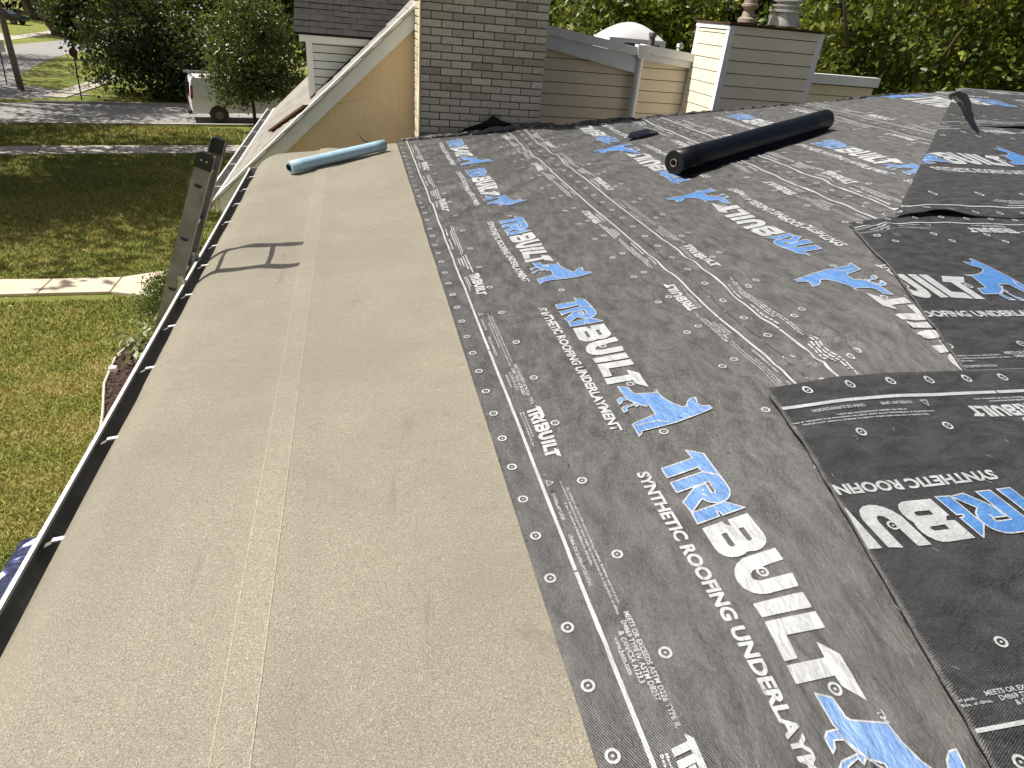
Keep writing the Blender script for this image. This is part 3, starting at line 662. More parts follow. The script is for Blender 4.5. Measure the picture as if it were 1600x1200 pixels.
# loose scraps of membrane
def strip(name, pts, wid, mat, label, twist=(0, 0, 1), cat='offcut'):
    m_ = MB(); P_ = [Vector(q) for q in pts]; tw = [Vector(t_) for t_ in twist] if hasattr(twist[0], '__len__') else [Vector(twist)]*len(P_)
    v = []
    for i, q in enumerate(P_):
        w_ = wid[i] if hasattr(wid, '__len__') else wid; t_ = tw[i].normalized()*w_/2
        v += [q-t_, q+t_]
    f = [(2*i, 2*i+1, 2*i+3, 2*i+2) for i in range(len(P_)-1)]
    n_ = len(v); nrm = []
    for i in range(len(P_)):
        d = P_[min(i+1, len(P_)-1)]-P_[max(0, i-1)]; k = d.cross(tw[i]).normalized()*.0015; nrm += [k, k]
    v2 = [a+b_ for a, b_ in zip(v, nrm)]
    f2 = [tuple(n_+i for i in reversed(q)) for q in f]
    side = [(2*i, 2*i+2, n_+2*i+2, n_+2*i) for i in range(len(P_)-1)]+[(2*i+3, 2*i+1, n_+2*i+1, n_+2*i+3) for i in range(len(P_)-1)]+[(0, 1, n_+1, n_), (2*len(P_)-1, 2*len(P_)-2, n_+2*len(P_)-2, n_+2*len(P_)-1)]
    m_.add(v+v2, f+f2+side); o = m_.build(name, mat, smooth=True); return tag(o, label, cat)
def R3(x, y, h_=0): return Vector(on_roof(x, y, h_))
# standing curl of cut membrane on the hip side
strip('membrane_offcut', [R3(6.32, 6.50, .05), R3(6.12, 6.2, .11), R3(5.92, 5.9, .13), R3(5.75, 5.65, .11), R3(5.55, 5.4, .08), R3(5.38, 5.12, .06), R3(5.22, 4.86, .045)], [.03, .075, .10, .09, .065, .035, .008], M['roll'], 'curled black membrane strip standing up on the hip side above the gaping lap', [(.2, -.2, 1)]*3+[(.5, -.3, 1)]*2+[(.8, -.4, .5)]*2)
strip('membrane_offcut', [R3(.22, 6.84, .012), R3(.16, 6.83, .02), R3(.10, 6.82, .05), R3(.055, 6.815, .10), R3(.035, 6.81, .16)], [.03, .06, .07, .05, .004], M['roll'], 'small curled black membrane tip at the roof edge beside the pale blue tube', [(0, 1, 0)]*5)
strip('membrane_offcut', [R3(2.44, 5.88, .032), R3(2.52, 5.98, .036), R3(2.62, 6.02, .034), R3(2.74, 6.10, .040), R3(2.84, 6.14, .032)], [.06, .20, .24, .20, .06], M['roll'], 'crumpled dark membrane scrap on the second course near the chimney', [(.1, 1, .13), (.1, 1, .12), (.2, 1, .15), (.1, 1, .12), (.1, 1, .13)])
# crumpled turned-up edge of the courses along the rake, torn in pieces
for k, (xa, xb, hh) in enumerate(((.45, 1.05, .012), (1.05, 2.05, .034), (2.05, 2.9, .026), (2.9, 3.9, .018), (3.9, 5.0, .016), (5.0, 6.4, .022))):
    n_ = 26; P_ = []; wd = []; tws = []; rr = random.Random(k)
    for i in range(n_):
        x = xa+(xb-xa)*i/(n_-1); e_ = math.sin(math.pi*i/(n_-1))**.5
        P_.append(R3(x, RAKE_Y+.035+rr.uniform(-.012, .012), .02+hh*.5*e_+rr.uniform(-.006, .006))); wd.append(.02+hh*1.5*e_*rr.uniform(.7, 1.15)); tws.append((rr.uniform(-.15, .15), rr.uniform(.1, .75), .75))
    strip('membrane_offcut', P_, wd, M['scrap'], ['narrow turned-up membrane edge along the roof end beside the stucco wall', 'crumpled membrane edge bulging up in front of the brick chimney', 'crumpled membrane edge at the roof end in front of the cream siding beside the chimney', 'ragged membrane edge at the roof end below the white corner post', 'ragged membrane edge at the roof end below the siding tower', 'ragged membrane edge at the roof end below the big leafy tree'][k], tws)
# loose staples glinting on the sheets
sm_ = MB(); rr = random.Random(12)
for k in range(110):
    x_ = rr.uniform(.5, 3.4); y_ = rr.uniform(.5, 4.2); a_ = rr.uniform(0, 3.14); l_ = .008
    z_ = float(surf(x_, y_))+(.016 if x_ < y_ else .052)
    sm_.bar((x_-l_*math.cos(a_), y_-l_*math.sin(a_), z_), (x_+l_*math.cos(a_), y_+l_*math.sin(a_), z_), .0022, .0018)
tag(sm_.build('staples', M['steel']), 'tiny bright staples scattered over the black underlayment', 'staples', None, 'stuff')
# dark flashing folded up against the chimney
fl = MB().prism([(.95, 6.93, 5.0), (1.75, 6.93, 5.0), (1.62, 6.93, 5.17), (1.45, 6.93, 5.22), (1.38, 6.93, 5.26), (1.30, 6.93, 5.19), (1.10, 6.93, 5.12)], (0, .012, 0))
tag(fl.build('chimney_flashing', M['roll']), 'folded black flashing scrap leaning against the foot of the brick chimney', 'flashing')

# ------------------------------------------------------------------ ladder
AX0 = Vector((-1.003, 0, 4.74)); LD = Vector((.355, 0, .935)).normalized(); LN = Vector((-LD.z, 0, LD.x))   # along, and away from the house
lad = empty('extension_ladder', (AX0.x-LD.x/LD.z*4.74, 3.9, 0), label='grey aluminium extension ladder with black end caps leaning on the gutter', cat='ladder')
def lbuild(mb, name, mat, **k):
    o = mb.build(name, mat, lad, **k); o.matrix_parent_inverse = Matrix.Translation(-lad.location); return o
def at(tl, y, n_=0): return AX0+LD*tl+LN*n_+Vector((0, y, 0))
TOP = .74; BOT = -4.74/LD.z+.02
for sec, (t0, t1, off, ys) in enumerate(((-3.4, TOP, 0, (3.69, 4.11)), (BOT, -.35, -.085, (3.725, 4.075)))):
    for si, y in enumerate(ys):
        w_ = .078; th = .004; fl_ = .055; sg = 1 if si == 0 else -1
        prof = [(-w_/2, 0), (w_/2, 0), (w_/2, sg*fl_), (w_/2-th, sg*fl_), (w_/2-th, sg*th), (-w_/2+th, sg*th), (-w_/2+th, sg*fl_), (-w_/2, sg*fl_)]
        q = [at(t0, y+b_, off+a) for a, b_ in prof]
        lbuild(MB().prism(q, LD*(t1-t0)), 'rail', M['alu'])
        if sec == 0:
            q = [at(t1-.075, y-sg*.004, -w_/2-.004), at(t1-.075, y-sg*.004, w_/2+.004), at(t1-.004, y-sg*.004, w_/2+.004), at(t1+.012, y-sg*.004, w_/4), at(t1+.012, y-sg*.004, -w_/4), at(t1-.004, y-sg*.004, -w_/2-.004)]
            lbuild(MB().prism(q, (0, sg*.036, 0)), 'end_cap', M['black_plastic'])
            for dx in (-.012, .014):
                lbuild(MB().tube([at(t1-.03, y-sg*.0035, dx), at(t1-.03, y-sg*.0075, dx)], .005, 8), 'rivet', M['steel'])
    y0, y1 = ys; tr = TOP-.16
    while tr > t0+.1:
        if tr < t1-.05:
            def dsec(yy): return [at(tr+r_*math.sin(a)*.9, yy, off+r_*math.cos(a)) for r_, a in [(.017, math.pi*(1+k/6)) for k in range(7)]]
            q = dsec(y0-.003); lbuild(MB().prism(q, (0, y1-y0+.006, 0)), 'rung', M['alu'])
            if sec == 0:
                for yy, sg in ((y0, -1), (y1, 1)):
                    q = [at(tr+r_*math.sin(a)*.8, yy+sg*.0034, off+r_*math.cos(a)) for r_, a in [(.021, math.pi*(1+k/6)) for k in range(7)]]
                    lbuild(MB().prism(q, (0, sg*.0012, 0)), 'rung_end', M['black_plastic'])  # black plate paints the dark hollow of the open rung
        tr -= .3048
for y in (3.70, 4.10):
    lbuild(MB().bar(at(.02, y, -.03), at(-.12, y, -.045), .03, .02).bar(at(.05, y, -.02), at(.0, y, -.05), .022, .03), 'rung_lock', M['steel'])
for y in (3.725, 4.075):
    lbuild(MB().bar(at(BOT+.06, y, -.085), at(BOT-.0, y, -.085), .05, .10, up=(0, 1, 0)), 'foot', M['black_plastic'])

# ------------------------------------------------------------------ siding helper
def clip_poly(poly, a, b_, c_):
    """keep a*x+b*z<=c"""
    out = []
    for i in range(len(poly)):
        p_, q = poly[i], poly[(i+1) % len(poly)]; dp = a*p_[0]+b_*p_[1]-c_; dq = a*q[0]+b_*q[1]-c_
        if dp <= 0: out.append(p_)
        if dp*dq < 0: t_ = dp/(dp-dq); out.append((p_[0]+(q[0]-p_[0])*t_, p_[1]+(q[1]-p_[1])*t_))
    return out
def siding(parent, org, e1, out, w_, z0, z1, expo, mat, clips=(), name='siding_board', phase=0, gap=.011):
    """lapped boards on a vertical wall: org + e1*s, z up; out = outward normal; boards lean out at the butt"""
    e1 = Vector(e1); out = Vector(out); org = Vector(org); z = z0-phase
    while z < z1:
        pl = [(0, max(z, z0)), (w_, max(z, z0)), (w_, min(z+expo-gap, z1)), (0, min(z+expo-gap, z1))]
        for cc in clips: pl = clip_poly(pl, *cc)
        if len(pl) >= 3:
            m_ = MB(); n_ = len(pl); f_ = []
            for s_, zz in pl: f_.append(org+e1*s_+Vector((0, 0, zz))+out*(.016-.005*(zz-z)/expo))
            bk = [org+e1*s_+Vector((0, 0, zz))-out*.004 for s_, zz in pl]
            m_.add(f_+bk, [tuple(range(n_)), tuple(range(2*n_-1, n_-1, -1))]+[(i, n_+i, n_+(i+1) % n_, (i+1) % n_) for i in range(n_)])
            o = m_.build(name, mat, parent); o.matrix_parent_inverse = parent.matrix_world.inverted() if False else Matrix.Translation(-parent.location)
        z += expo
def pbuild(mb, name, mat, parent, **k):
    o = mb.build(name, mat, parent, **k); o.matrix_parent_inverse = Matrix.Translation(-parent.location); return o

# ------------------------------------------------------------------ stucco neighbour with steep roof and dormer
nb = empty('neighbour_house', (0, 10, 0), label='neighbouring house with peach stucco end wall and steep shingled roof', cat='house')
RS = .93; rz = lambda x: 4.28+RS*(x+1.40)
sw = MB().prism([(-1.15, 7.72, 0), (.66, 7.72, 0), (.66, 7.72, rz(.66)-.2), (-1.15, 7.72, rz(-1.15)-.2)], (0, 6.5, 0))
pbuild(sw, 'stucco_wall', M['stucco'], nb)
n_ = Vector((-RS, 0, 1)).normalized()
for a, b_, d0, d1, nm in ((-1.46, .70, -.235, -.055, 'rake_board'), (-1.50, .72, -.054, -.012, 'rake_moulding')):
    yy = 7.66 if nm == 'rake_board' else 7.63
    pbuild(MB().prism([(a, yy, rz(a)+d0), (b_, yy, rz(b_)+d0), (b_, yy, rz(b_)+d1), (a, yy, rz(a)+d1)], (0, .055 if nm == 'rake_board' else .09, 0)), nm, M['white'], nb)
pbuild(MB().prism([(-1.50, 7.64, rz(-1.5)-.045), (2.6, 7.64, rz(2.6)-.045), (2.6, 14.5, rz(2.6)-.045), (-1.50, 14.5, rz(-1.5)-.045)], (0, 0, -.02)), 'roof_sheathing', M['shingle'], nb)
# shingle tabs: rows up the slope, butted along y, thin wedge pieces (shared mesh)
sl_ = math.atan(RS); tab = MB().add([(-.02, 0, .002), (.14, 0, 0), (.14, .298, 0), (-.02, .298, .002), (-.02, 0, .012), (.14, 0, .004), (.14, .298, .004), (-.02, .298, .012)], [(0,3,2,1),(4,5,6,7),(0,1,5,4),(1,2,6,5),(2,3,7,6),(3,0,4,7)]).mesh('shingle')
tab.materials.append(M['shingle'])
cnt = 0; row = 0; s_ = 0.
while row < 24:
    x = -1.52+row*.14*math.cos(sl_)
    y = 7.61+(.15 if row % 2 else 0)
    while y < 7.62+(4.6 if row < 14 else 1.0) and cnt < 290:
        if not (8.66 < y+.15 and x > -.5):
            o = bpy.data.objects.new('shingle', tab); COL.objects.link(o); o.parent = nb; o.matrix_parent_inverse = Matrix.Translation(-nb.location)
            o.location = (x, y, rz(x)-.043+random.uniform(0, .002)); o.rotation_euler = (0, -sl_, 0); cnt += 1
        y += .30
    row += 1
# brown flashing strip on the roof beside the dormer foot
pbuild(MB().bar((-1.02, 9.1, rz(-1.02)+.0), (-.50, 7.9, rz(-.5)+.0), .07, .02), 'flashing', M['brown'], nb)
# eave gutter
gx, gz = -1.53, rz(-1.5)-.06
pbuild(MB().prism([(gx, 7.7, gz), (gx, 7.7, gz-.11), (gx-.07, 7.7, gz-.11), (gx-.12, 7.7, gz-.04), (gx-.12, 7.7, gz), (gx-.10, 7.7, gz), (gx-.10, 7.7, gz-.035), (gx-.06, 7.7, gz-.10), (gx-.01, 7.7, gz-.10), (gx-.01, 7.7, gz)], (0, 6.8, 0)), 'gutter', M['gutter'], nb)
ng = [q for q in COL.objects if q.name.startswith('gutter') and q.parent is nb][0]; ng.data.materials.append(M['trough'])  # inner faces take the dark tone as painted shade
for p_ in ng.data.polygons:
    if abs(p_.normal.y) < .5 and ((p_.normal.z > .2 and p_.center.z < gz-.012) or (p_.normal.x > .3 and p_.center.x < gx-.02)): p_.material_index = 1
for y in np.arange(8.3, 14.4, 1.2): pbuild(MB().bar((gx-.115, y, gz-.006), (gx, y, gz-.003), .02, .006), 'gutter_hanger', M['gutter'], nb)
pbuild(MB().box((gx+.005, 7.72, gz-.14), (gx+.03, 14.4, gz+.02)), 'fascia', M['white'], nb)
# dormer
dr = tag(empty('dormer', (-.46, 8.7, 5.0)), 'white sided dormer with dark shingled roof on the steep neighbouring roof', 'dormer')
siding(dr, (-.46, 8.7, 0), (1, 0, 0), (0, -1, 0), 1.2, 5.0, 5.72, .085, M['wsiding'], clips=[(RS, -1, -(4.28+RS*(.94))+.02)])
pbuild(MB().prism([(-.50, 8.672, rz(-.5)-.02), (-.43, 8.672, rz(-.43)-.02), (-.43, 8.672, 5.74), (-.50, 8.672, 5.74)], (0, .06, 0)), 'corner_board', M['white'], dr)
pbuild(MB().box((-.49, 8.71, 5.0), (.9, 10.6, 5.72)), 'dormer_wall', M['lap_shade'], dr)
pbuild(MB().box((-.56, 8.54, 5.70), (.42, 8.575, 5.80)), 'fascia', M['white'], dr)
pbuild(MB().box((-.56, 8.576, 5.70), (.9, 8.71, 5.715)), 'soffit', M['white'], dr)
DS = .72
pbuild(MB().prism([(-.60, 8.53, 5.80), (1.5, 8.53, 5.80), (1.5, 9.75, 5.80+1.22*DS), (-.60, 9.75, 5.80+1.22*DS)], (0, 0, -.03)), 'roof_sheathing', M['shingle_d'], dr)
pbuild(MB().prism([(-.60, 10.97, 5.80), (1.5, 10.97, 5.80), (1.5, 9.76, 5.80+1.21*DS), (-.60, 9.76, 5.80+1.21*DS)], (0, 0, -.03)), 'roof_slope', M['shingle_d'], dr)
def tabmesh(w_):
    me = MB().add([(0, -.012, .001), (w_, -.012, .001), (w_, .115, .001), (0, .115, .001), (0, -.012, .011), (w_, -.012, .011), (w_, .115, .004), (0, .115, .004)], [(0,3,2,1),(4,5,6,7),(0,1,5,4),(1,2,6,5),(2,3,7,6),(3,0,4,7)]).mesh('shingle')
    me.materials.append(M['shingle_d']); return me
tabd, tabh = tabmesh(.170), tabmesh(.084)
for row in range(14):
    x = -.61; first = row % 2
    while x < 1.3:
        half = first and x < -.6; y = 8.52+row*.1*math.cos(math.atan(DS)); o = bpy.data.objects.new('shingle', tabh if half else tabd); COL.objects.link(o); o.parent = dr; o.matrix_parent_inverse = Matrix.Translation(-dr.location)
        o.location = (x, y+random.uniform(-.004, .004), 5.80+(y-8.53)*DS+random.uniform(.0, .003)); o.rotation_euler = (math.atan(DS), 0, random.uniform(-.008, .008))
        x += .0885 if half else .1755

# ------------------------------------------------------------------ brick chimney
ch = tag(empty('brick_chimney', (.645, 6.97, 0)), 'square grey brick chimney between the stucco wall and the cream siding', 'chimney')
CX0, CX1, CY0, CY1, CZ1 = .645, 1.88, 6.97, 7.88, 6.78
pbuild(MB().box((CX0+.008, CY0+.008, 0), (CX1-.008, CY1, CZ1-.01)), 'mortar_core', M['mortar'], ch)
BW, BH_, BL = .0677, .057, .1935
bmf = {}
def brick(x0, y0, z0, dx, dy):
    key = (round(dx, 3), round(dy, 3))
    if key not in bmf:
        bmf[key] = MB().box((0, 0, 0), (dx, dy, BH_)).mesh('brick', bevel=.003); bmf[key].materials.append(M['brick'])
    o = bpy.data.objects.new('brick', bmf[key]); COL.objects.link(o); o.parent = ch; o.matrix_parent_inverse = Matrix.Translation(-ch.location)
    o.location = (x0+random.uniform(-.001, .001), y0+random.uniform(-.0015, .0015), z0)
z = 4.92; row = 0
while z < CZ1-.08:
    # front: full stretchers with a half at one end on alternate rows
    x = CX0; first = BL if row % 2 == 0 else .092
    while x < CX1-.02:
        l = first if x == CX0 else BL; l = min(l, CX1-x); 
        if CX1-(x+l) < .03: l = CX1-x
        brick(x, CY0, z, l, .09); x += l+.0098
    if row % 2 == 0: ys = [(CY0+.0998, .092)]
    else: ys = []
    y = CY0+.0998+(.1018 if row % 2 == 0 else 0)
    while y < CY1-.05: ys.append((y, min(BL, CY1-y))); y += BL+.0098
    for y, l in ys:
        brick(CX0, y, z, .09, l)
    z += BW; row += 1
pbuild(MB().box((CX0-.04, CY0-.04, CZ1-.02), (CX1+.04, CY1+.04, CZ1+.06)), 'chimney_crown', M['crown'], ch, bevel=.01)
pbuild(MB().box((CX0-.014, CY0-.012, 4.9), (CX0-.002, CY0+.05, CZ1-.05)), 'sunlit_edge_strip', plain('painted_sun_edge', (.80, .72, .46), .6), ch)  # pale yellow strip paints the sunlight on the chimney's west edge
# ------------------------------------------------------------------ cream-sided neighbour behind
cs = tag(empty('sided_house', (4, 11, 0)), 'flat-roofed house with cream lap siding and sloping white parapet cap', 'house')
EX = .165
tl = lambda x: 5.83-.125*(x-2.79); tr_ = lambda x: 5.73-.085*(x-4.35)
pbuild(MB().prism([(1.6, 10.52, 0), (4.28, 10.52, 0), (4.28, 10.52, tl(4.28)), (1.6, 10.52, tl(1.6))], (0, 3, 0)), 'wall', M['lap_shade'], cs)
pbuild(MB().prism([(4.281, 10.55, 0), (5.9, 10.55, 0), (5.9, 10.55, tr_(5.9)), (4.281, 10.55, tr_(4.281))], (0, 3, 0)), 'wall', M['lap_shade'], cs)
siding(cs, (1.6, 10.516, 0), (1, 0, 0), (0, -1, 0), 2.68, 4.2, 6.2, EX, M['cream'], clips=[(.125, 1, 5.83+.125*1.19)], phase=.05)
siding(cs, (4.34, 10.546, 0), (1, 0, 0), (0, -1, 0), 1.34, 4.2, 6.2, EX, M['cream'], clips=[(.085, 1, 5.73)], phase=.09)
def cap(x0, x1, f, y, h0, h1, slope0, nm='parapet_cap'):
    pbuild(MB().prism([(x0, y, f(x0)+h0), (x1, y, f(x1)+h0+slope0), (x1, y, f(x1)+h1), (x0, y, f(x0)+h1)], (0, .16, 0)), nm, M['white'], cs)
cap(1.6, 4.29, tl, 10.42, -.02, .10, -.12, 'trim_board'); cap(1.6, 4.29, lambda x: tl(x)+.10, 10.38, .004, .12, 0)
cap(4.33, 5.66, tr_, 10.44, -.03, .06, 0, 'trim_board'); cap(4.33, 5.70, lambda x: tr_(x)+.06, 10.40, .004, .12, 0)
pbuild(MB().tube([(4.31, 10.43, 3), (4.31, 10.43, 5.75)], .055, 14), 'downspout', M['white'], cs)
pbuild(MB().prism([(4.25, 10.36, 5.72), (4.37, 10.36, 5.72), (4.40, 10.36, 5.90), (4.22, 10.36, 5.90)], (0, .14, 0)), 'downspout_head', M['white'], cs)
pbuild(MB().prism([(1.6, 10.6, 5.6), (5.9, 10.6, 5.3), (5.9, 16, 5.3), (1.6, 16, 5.6)], (0, 0, -.05)), 'flat_roof', M['white'], cs)
pbuild(MB().box((4.9, 12.9, 5.3), (7.2, 13.05, 5.72)), 'rear_parapet', M['white'], cs)
# lower wall right of the tower
pbuild(MB().box((6.6, 11.02, 0), (9.05, 12.4, 5.52)), 'wall', M['lap_shade'], cs)
siding(cs, (6.6, 11.016, 0), (1, 0, 0), (0, -1, 0), 2.45, 4.2, 5.52, EX, M['cream'])
pbuild(MB().box((6.6, 10.95, 5.53), (9.1, 11.1, 5.68)), 'parapet_cap', M['white'], cs)
# tower
tw = tag(empty('chimney_chase', (5.9, 9.9, 0)), 'cream sided chimney chase with a brown metal top and two flues', 'chimney chase')
TX0, TX1, TY0, TY1, TZ = 5.20, 6.68, 9.5, 10.52, 6.28
pbuild(MB().box((TX0, TY0, 0), (TX1, TY1, TZ)), 'wall', M['lap_shade'], tw)
siding(tw, (TX0, TY0-.003, 0), (1, 0, 0), (0, -1, 0), TX1-TX0, 4.2, TZ-.02, EX, M['cream_b'], phase=.02)
siding(tw, (TX0-.003, TY1, 0), (0, -1, 0), (-1, 0, 0), TY1-TY0, 4.2, TZ-.08, EX, M['cream_b'], phase=.02)
for (a, b_) in (((TX0-.022, TY0-.024), (TX0+.065, TY0-.001)), ((TX1-.065, TY0-.024), (TX1+.02, TY0-.001)), ((TX0-.022, TY0), (TX0-.001, TY0+.075)), ((TX0-.022, TY1-.09), (TX0-.001, TY1-.02))):
    pbuild(MB().box((*a, 4.2), (*b_, TZ-.021)), 'corner_board', M['white'], tw)
pbuild(MB().box((TX0-.03, TY0-.0, TZ-.07), (TX0-.0225, TY1, TZ+.0)), 'trim_board', M['white'], tw)
pbuild(MB().box((TX0-.05, TY0-.05, TZ+.001), (TX1+.05, TY1+.05, TZ+.016)), 'metal_top', M['brown'], tw)
pbuild(MB().lathe([(.13, 0), (.13, .05), (.09, .07), (.075, .16), (.12, .2), (.12, .23), (.095, .24), (.095, .6)], (5.62, 9.85, TZ+.035), 24), 'flue', plain('rusty_flue', (.30, .25, .21), .6, .3, var=.3), tw)
pbuild(MB().lathe([(.22, 0), (.20, .17), (.24, .175), (.24, .2), (.16, .21), (.16, .24), (.21, .25), (.21, .265), (.16, .27), (.16, .30), (.21, .31), (.21, .325), (.12, .345), (.12, .5), (.2, .52), (.05, .6)], (6.22, 9.85, TZ+.035), 28), 'flue', plain('galvanised_flue', (.5, .5, .49), .4, .6, var=.2), tw)
# skylight, vent pipes
sk = tag(empty('skylight', (5.1, 13, 5.4)), 'domed translucent skylight on a white curb behind the parapet', 'skylight')
pbuild(MB().box((4.56, 12.6, 5.45), (5.66, 13.5, 5.92)), 'curb', M['white'], sk)
pbuild(MB().box((4.85, 12.585, 5.74), (5.55, 12.598, 5.85)), 'dark_panel', M['black_plastic'], sk)  # thin black panel on the curb front
dm = MB(); N1, N2 = 14, 10; v = []
for i in range(N1+1):
    for j in range(N2+1):
        a, b_ = i/N1, j/N2; v.append((4.56+1.1*a, 12.6+.9*b_, 5.925+.26*(math.sin(math.pi*a)**.7)*(math.sin(math.pi*b_)**.5)))
dm.add(v, [(i*(N2+1)+j, (i+1)*(N2+1)+j, (i+1)*(N2+1)+j+1, i*(N2+1)+j+1) for i in range(N1) for j in range(N2)])
b = NB('acrylic_dome'); b.set(Base_Color=(.78, .8, .8), Roughness=.15); b.b.inputs['Transmission Weight'].default_value = .25
pbuild(dm, 'dome', b.m, sk, smooth=True)
for (x, y, z0, h_, r_, lb) in ((4.95, 11.6, 5.5, .5, .05, 'short dark grey vent pipe in front of the skylight dome'), (5.75, 12.2, 5.4, .46, .035, 'thin white vent pipe on the roof between skylight and chase')):
    m_ = MB().tube([(x, y, z0), (x, y, z0+h_)], r_, 12).tube([(x, y, z0+h_+.001), (x, y, z0+h_+.06)], r_*1.35, 12)
    tag(m_.build('vent_pipe', M['trough'] if r_ > .04 else M['white']), lb, 'vent')

# ------------------------------------------------------------------ ground, street, walks
def sheet(name, pts, z, mat, kind='structure', thick=0):
    m_ = MB()
    if thick: m_.prism([(x, y, z-thick) for x, y in pts], (0, 0, thick))
    else: m_.add([(x, y, z) for x, y in pts], [tuple(range(len(pts)))])
    o = m_.build(name, mat); 
    if kind: o['kind'] = kind
    return o
n_ = 60; xs = np.linspace(-1, 1, n_+1); g1 = np.sign(xs)*np.abs(xs)**2.2*420
gx_, gy_ = np.meshgrid(g1, g1+60, indexing='ij'); idx = np.arange((n_+1)**2).reshape(n_+1, n_+1)
F = np.stack([idx[:-1, :-1], idx[1:, :-1], idx[1:, 1:], idx[:-1, 1:]], -1).reshape(-1, 4)
gd = link('lawn', np_mesh('lawn', np.stack([gx_, gy_, np.zeros_like(gx_)], -1).reshape(-1, 3), F), M['lawn']); gd['kind'] = 'structure'
SA = R(14); SV = np.array([math.cos(SA), math.sin(SA)]); PV = np.array([-math.sin(SA), math.cos(SA)])
def sp(s, d): q = SV*s+PV*d; return (float(q[0]), float(q[1]))
sheet('street', [sp(-120, 37.22), sp(120, 37.22), sp(120, 43.45), sp(-120, 43.45)], .006, M['asphalt'])
sheet('side_street', [(-16.9, 41.9), (-14.6, 44.6), (-19.5, 47.5), (-21.2, 53.5), (-22.8, 63.4), (-23.0, 75), (-20.5, 85), (-10, 110), (10, 160), (4, 163), (-17, 121), (-26.5, 109), (-27.7, 103), (-28, 87), (-27.6, 79), (-29.2, 69.6), (-31, 55), (-34, 38)], .010, M['asphalt'])
for d0, d1, z1_, nm in ((37.0, 37.2, .11, 'kerb'), (43.45, 43.65, .11, 'kerb')):
    segs = [(-120, 120)] if d0 < 40 else [(-5.8, 120)]
    for a, b_ in segs: sheet(nm, [sp(a, d0), sp(b_, d0), sp(b_, d1), sp(a, d1)], z1_, M['concrete'], thick=.12)
    a, b_ = segs[0]
    if d0 < 40: sheet('gutter_pan', [sp(a, d1), sp(b_, d1), sp(b_, d1+.35), sp(a, d1+.35)], .016, M['concrete'])
sw_ = tag(empty('sidewalk', (*sp(-8, 31.3), 0)), None, None, None, 'structure')
slab = None; k = 0
for s0 in np.arange(-26, 6, 1.27):
    m_ = MB().prism([(*sp(s0+.012, 30.6), .0), (*sp(s0+1.258, 30.6), .0), (*sp(s0+1.258, 32.15), .0), (*sp(s0+.012, 32.15), .0)], (0, 0, .05+random.uniform(-.004, .004)))
    pbuild(m_, 'slab', M['concrete'], sw_, bevel=.008)
fw_ = tag(empty('front_walk', (-6, 15.3, 0)), None, None, None, 'structure')
wk = [(-13.2, 14.6, 15.55), (-11.4, 14.68, 15.6), (-9.62, 14.76, 15.66), (-8.2, 14.82, 15.72), (-6.8, 14.92, 15.77), (-5.40, 15.0, 15.88)]
for (xa, ya, yb), (xb, yc, yd_) in zip(wk[:-1], wk[1:]):
    pbuild(MB().prism([(xa+.012, ya, 0), (xb-.012, yc, 0), (xb-.012, yd_, 0), (xa+.012, yb, 0)], (0, 0, .075)), 'slab', M['walk'], fw_, bevel=.008)
pbuild(MB().prism([(-5.385, 15.0, 0), (-4.5, 14.72, 0), (-3.4, 14.9, 0), (-1.6, 15.0, 0), (-1.6, 18.2, 0), (-3.2, 17.5, 0), (-4.4, 16.42, 0), (-5.385, 15.88, 0)], (0, 0, .075)), 'slab', M['walk'], fw_, bevel=.008)
fp = tag(empty('far_path', (-15.8, 48, 0)), None, None, None, 'structure')
for k in range(9):
    a, b_ = k/9+.002, (k+1)/9-.002
    P_ = lambda t_, w_: ((-15.95+t_*.35)+w_, 42.9+t_*12.8)
    pbuild(MB().prism([(*P_(a, -.6), 0), (*P_(a, .6), 0), (*P_(b_, .6), 0), (*P_(b_, -.6), 0)], (0, 0, .05)), 'slab', M['concrete'], fp)
sheet('far_sidewalk', [(-38, 66), (-30.5, 76), (-30.9, 92), (-31, 110), (-32.4, 110), (-32.3, 92), (-32, 76.5), (-39.5, 67)], .02, M['concrete'])
sheet('driveway', [(-31.5, 80), (-45, 95), (-60, 110), (-63, 106), (-48, 91), (-31.5, 76)], .014, M['concrete'])
# ------------------------------------------------------------------ grass, mulch
def in_poly(P_, poly):
    x, y = P_[:, 0], P_[:, 1]; r_ = np.zeros(len(P_), bool); j = len(poly)-1
    for i in range(len(poly)):
        xi, yi = poly[i]; xj, yj = poly[j]
        c_ = ((yi > y) != (yj > y)) & (x < (xj-xi)*(y-yi)/(yj-yi+1e-12)+xi); r_ ^= c_; j = i
    return r_
bed = [(-1.2, 8.2), (-3.2, 8.6), (-3.95, 9.2), (-4.10, 9.9), (-4.36, 10.9), (-4.45, 11.9), (-4.30, 12.6), (-4.1, 13.2), (-4.0, 14.6), (-1.2, 14.7)]
N = 260000
yy = 5+RNG.random(N)**1.25*31; xx = -(.12*yy+1.0)-RNG.random(N)*(.40*yy+.8)
P_ = np.column_stack([xx, yy]); sd_ = P_@PV
keep = ~in_poly(P_, bed) & ~((yy > 14.7+(xx+5.4)*.055) & (yy < 15.9+(xx+5.4)*.06) & (xx < -5.3)) & ~in_poly(P_, [(-5.45, 14.95), (-4.5, 14.65), (-1.5, 14.9), (-1.5, 18.3), (-3.2, 17.6), (-4.4, 16.5), (-5.45, 15.93)]) & ~((sd_ > 30.55) & (sd_ < 32.2)) & (sd_ < 36.95)
P_ = P_[keep]; n_ = len(P_); sc_ = .6+.04*P_[:, 1]
ang = RNG.random(n_)*6.283; hgt = (.03+.035*RNG.random(n_))*sc_; wd = (.006+.005*RNG.random(n_))*sc_; ln = RNG.normal(0, .03, (n_, 2))*sc_[:, None]
dx = np.column_stack([np.cos(ang), np.sin(ang)])*wd[:, None]
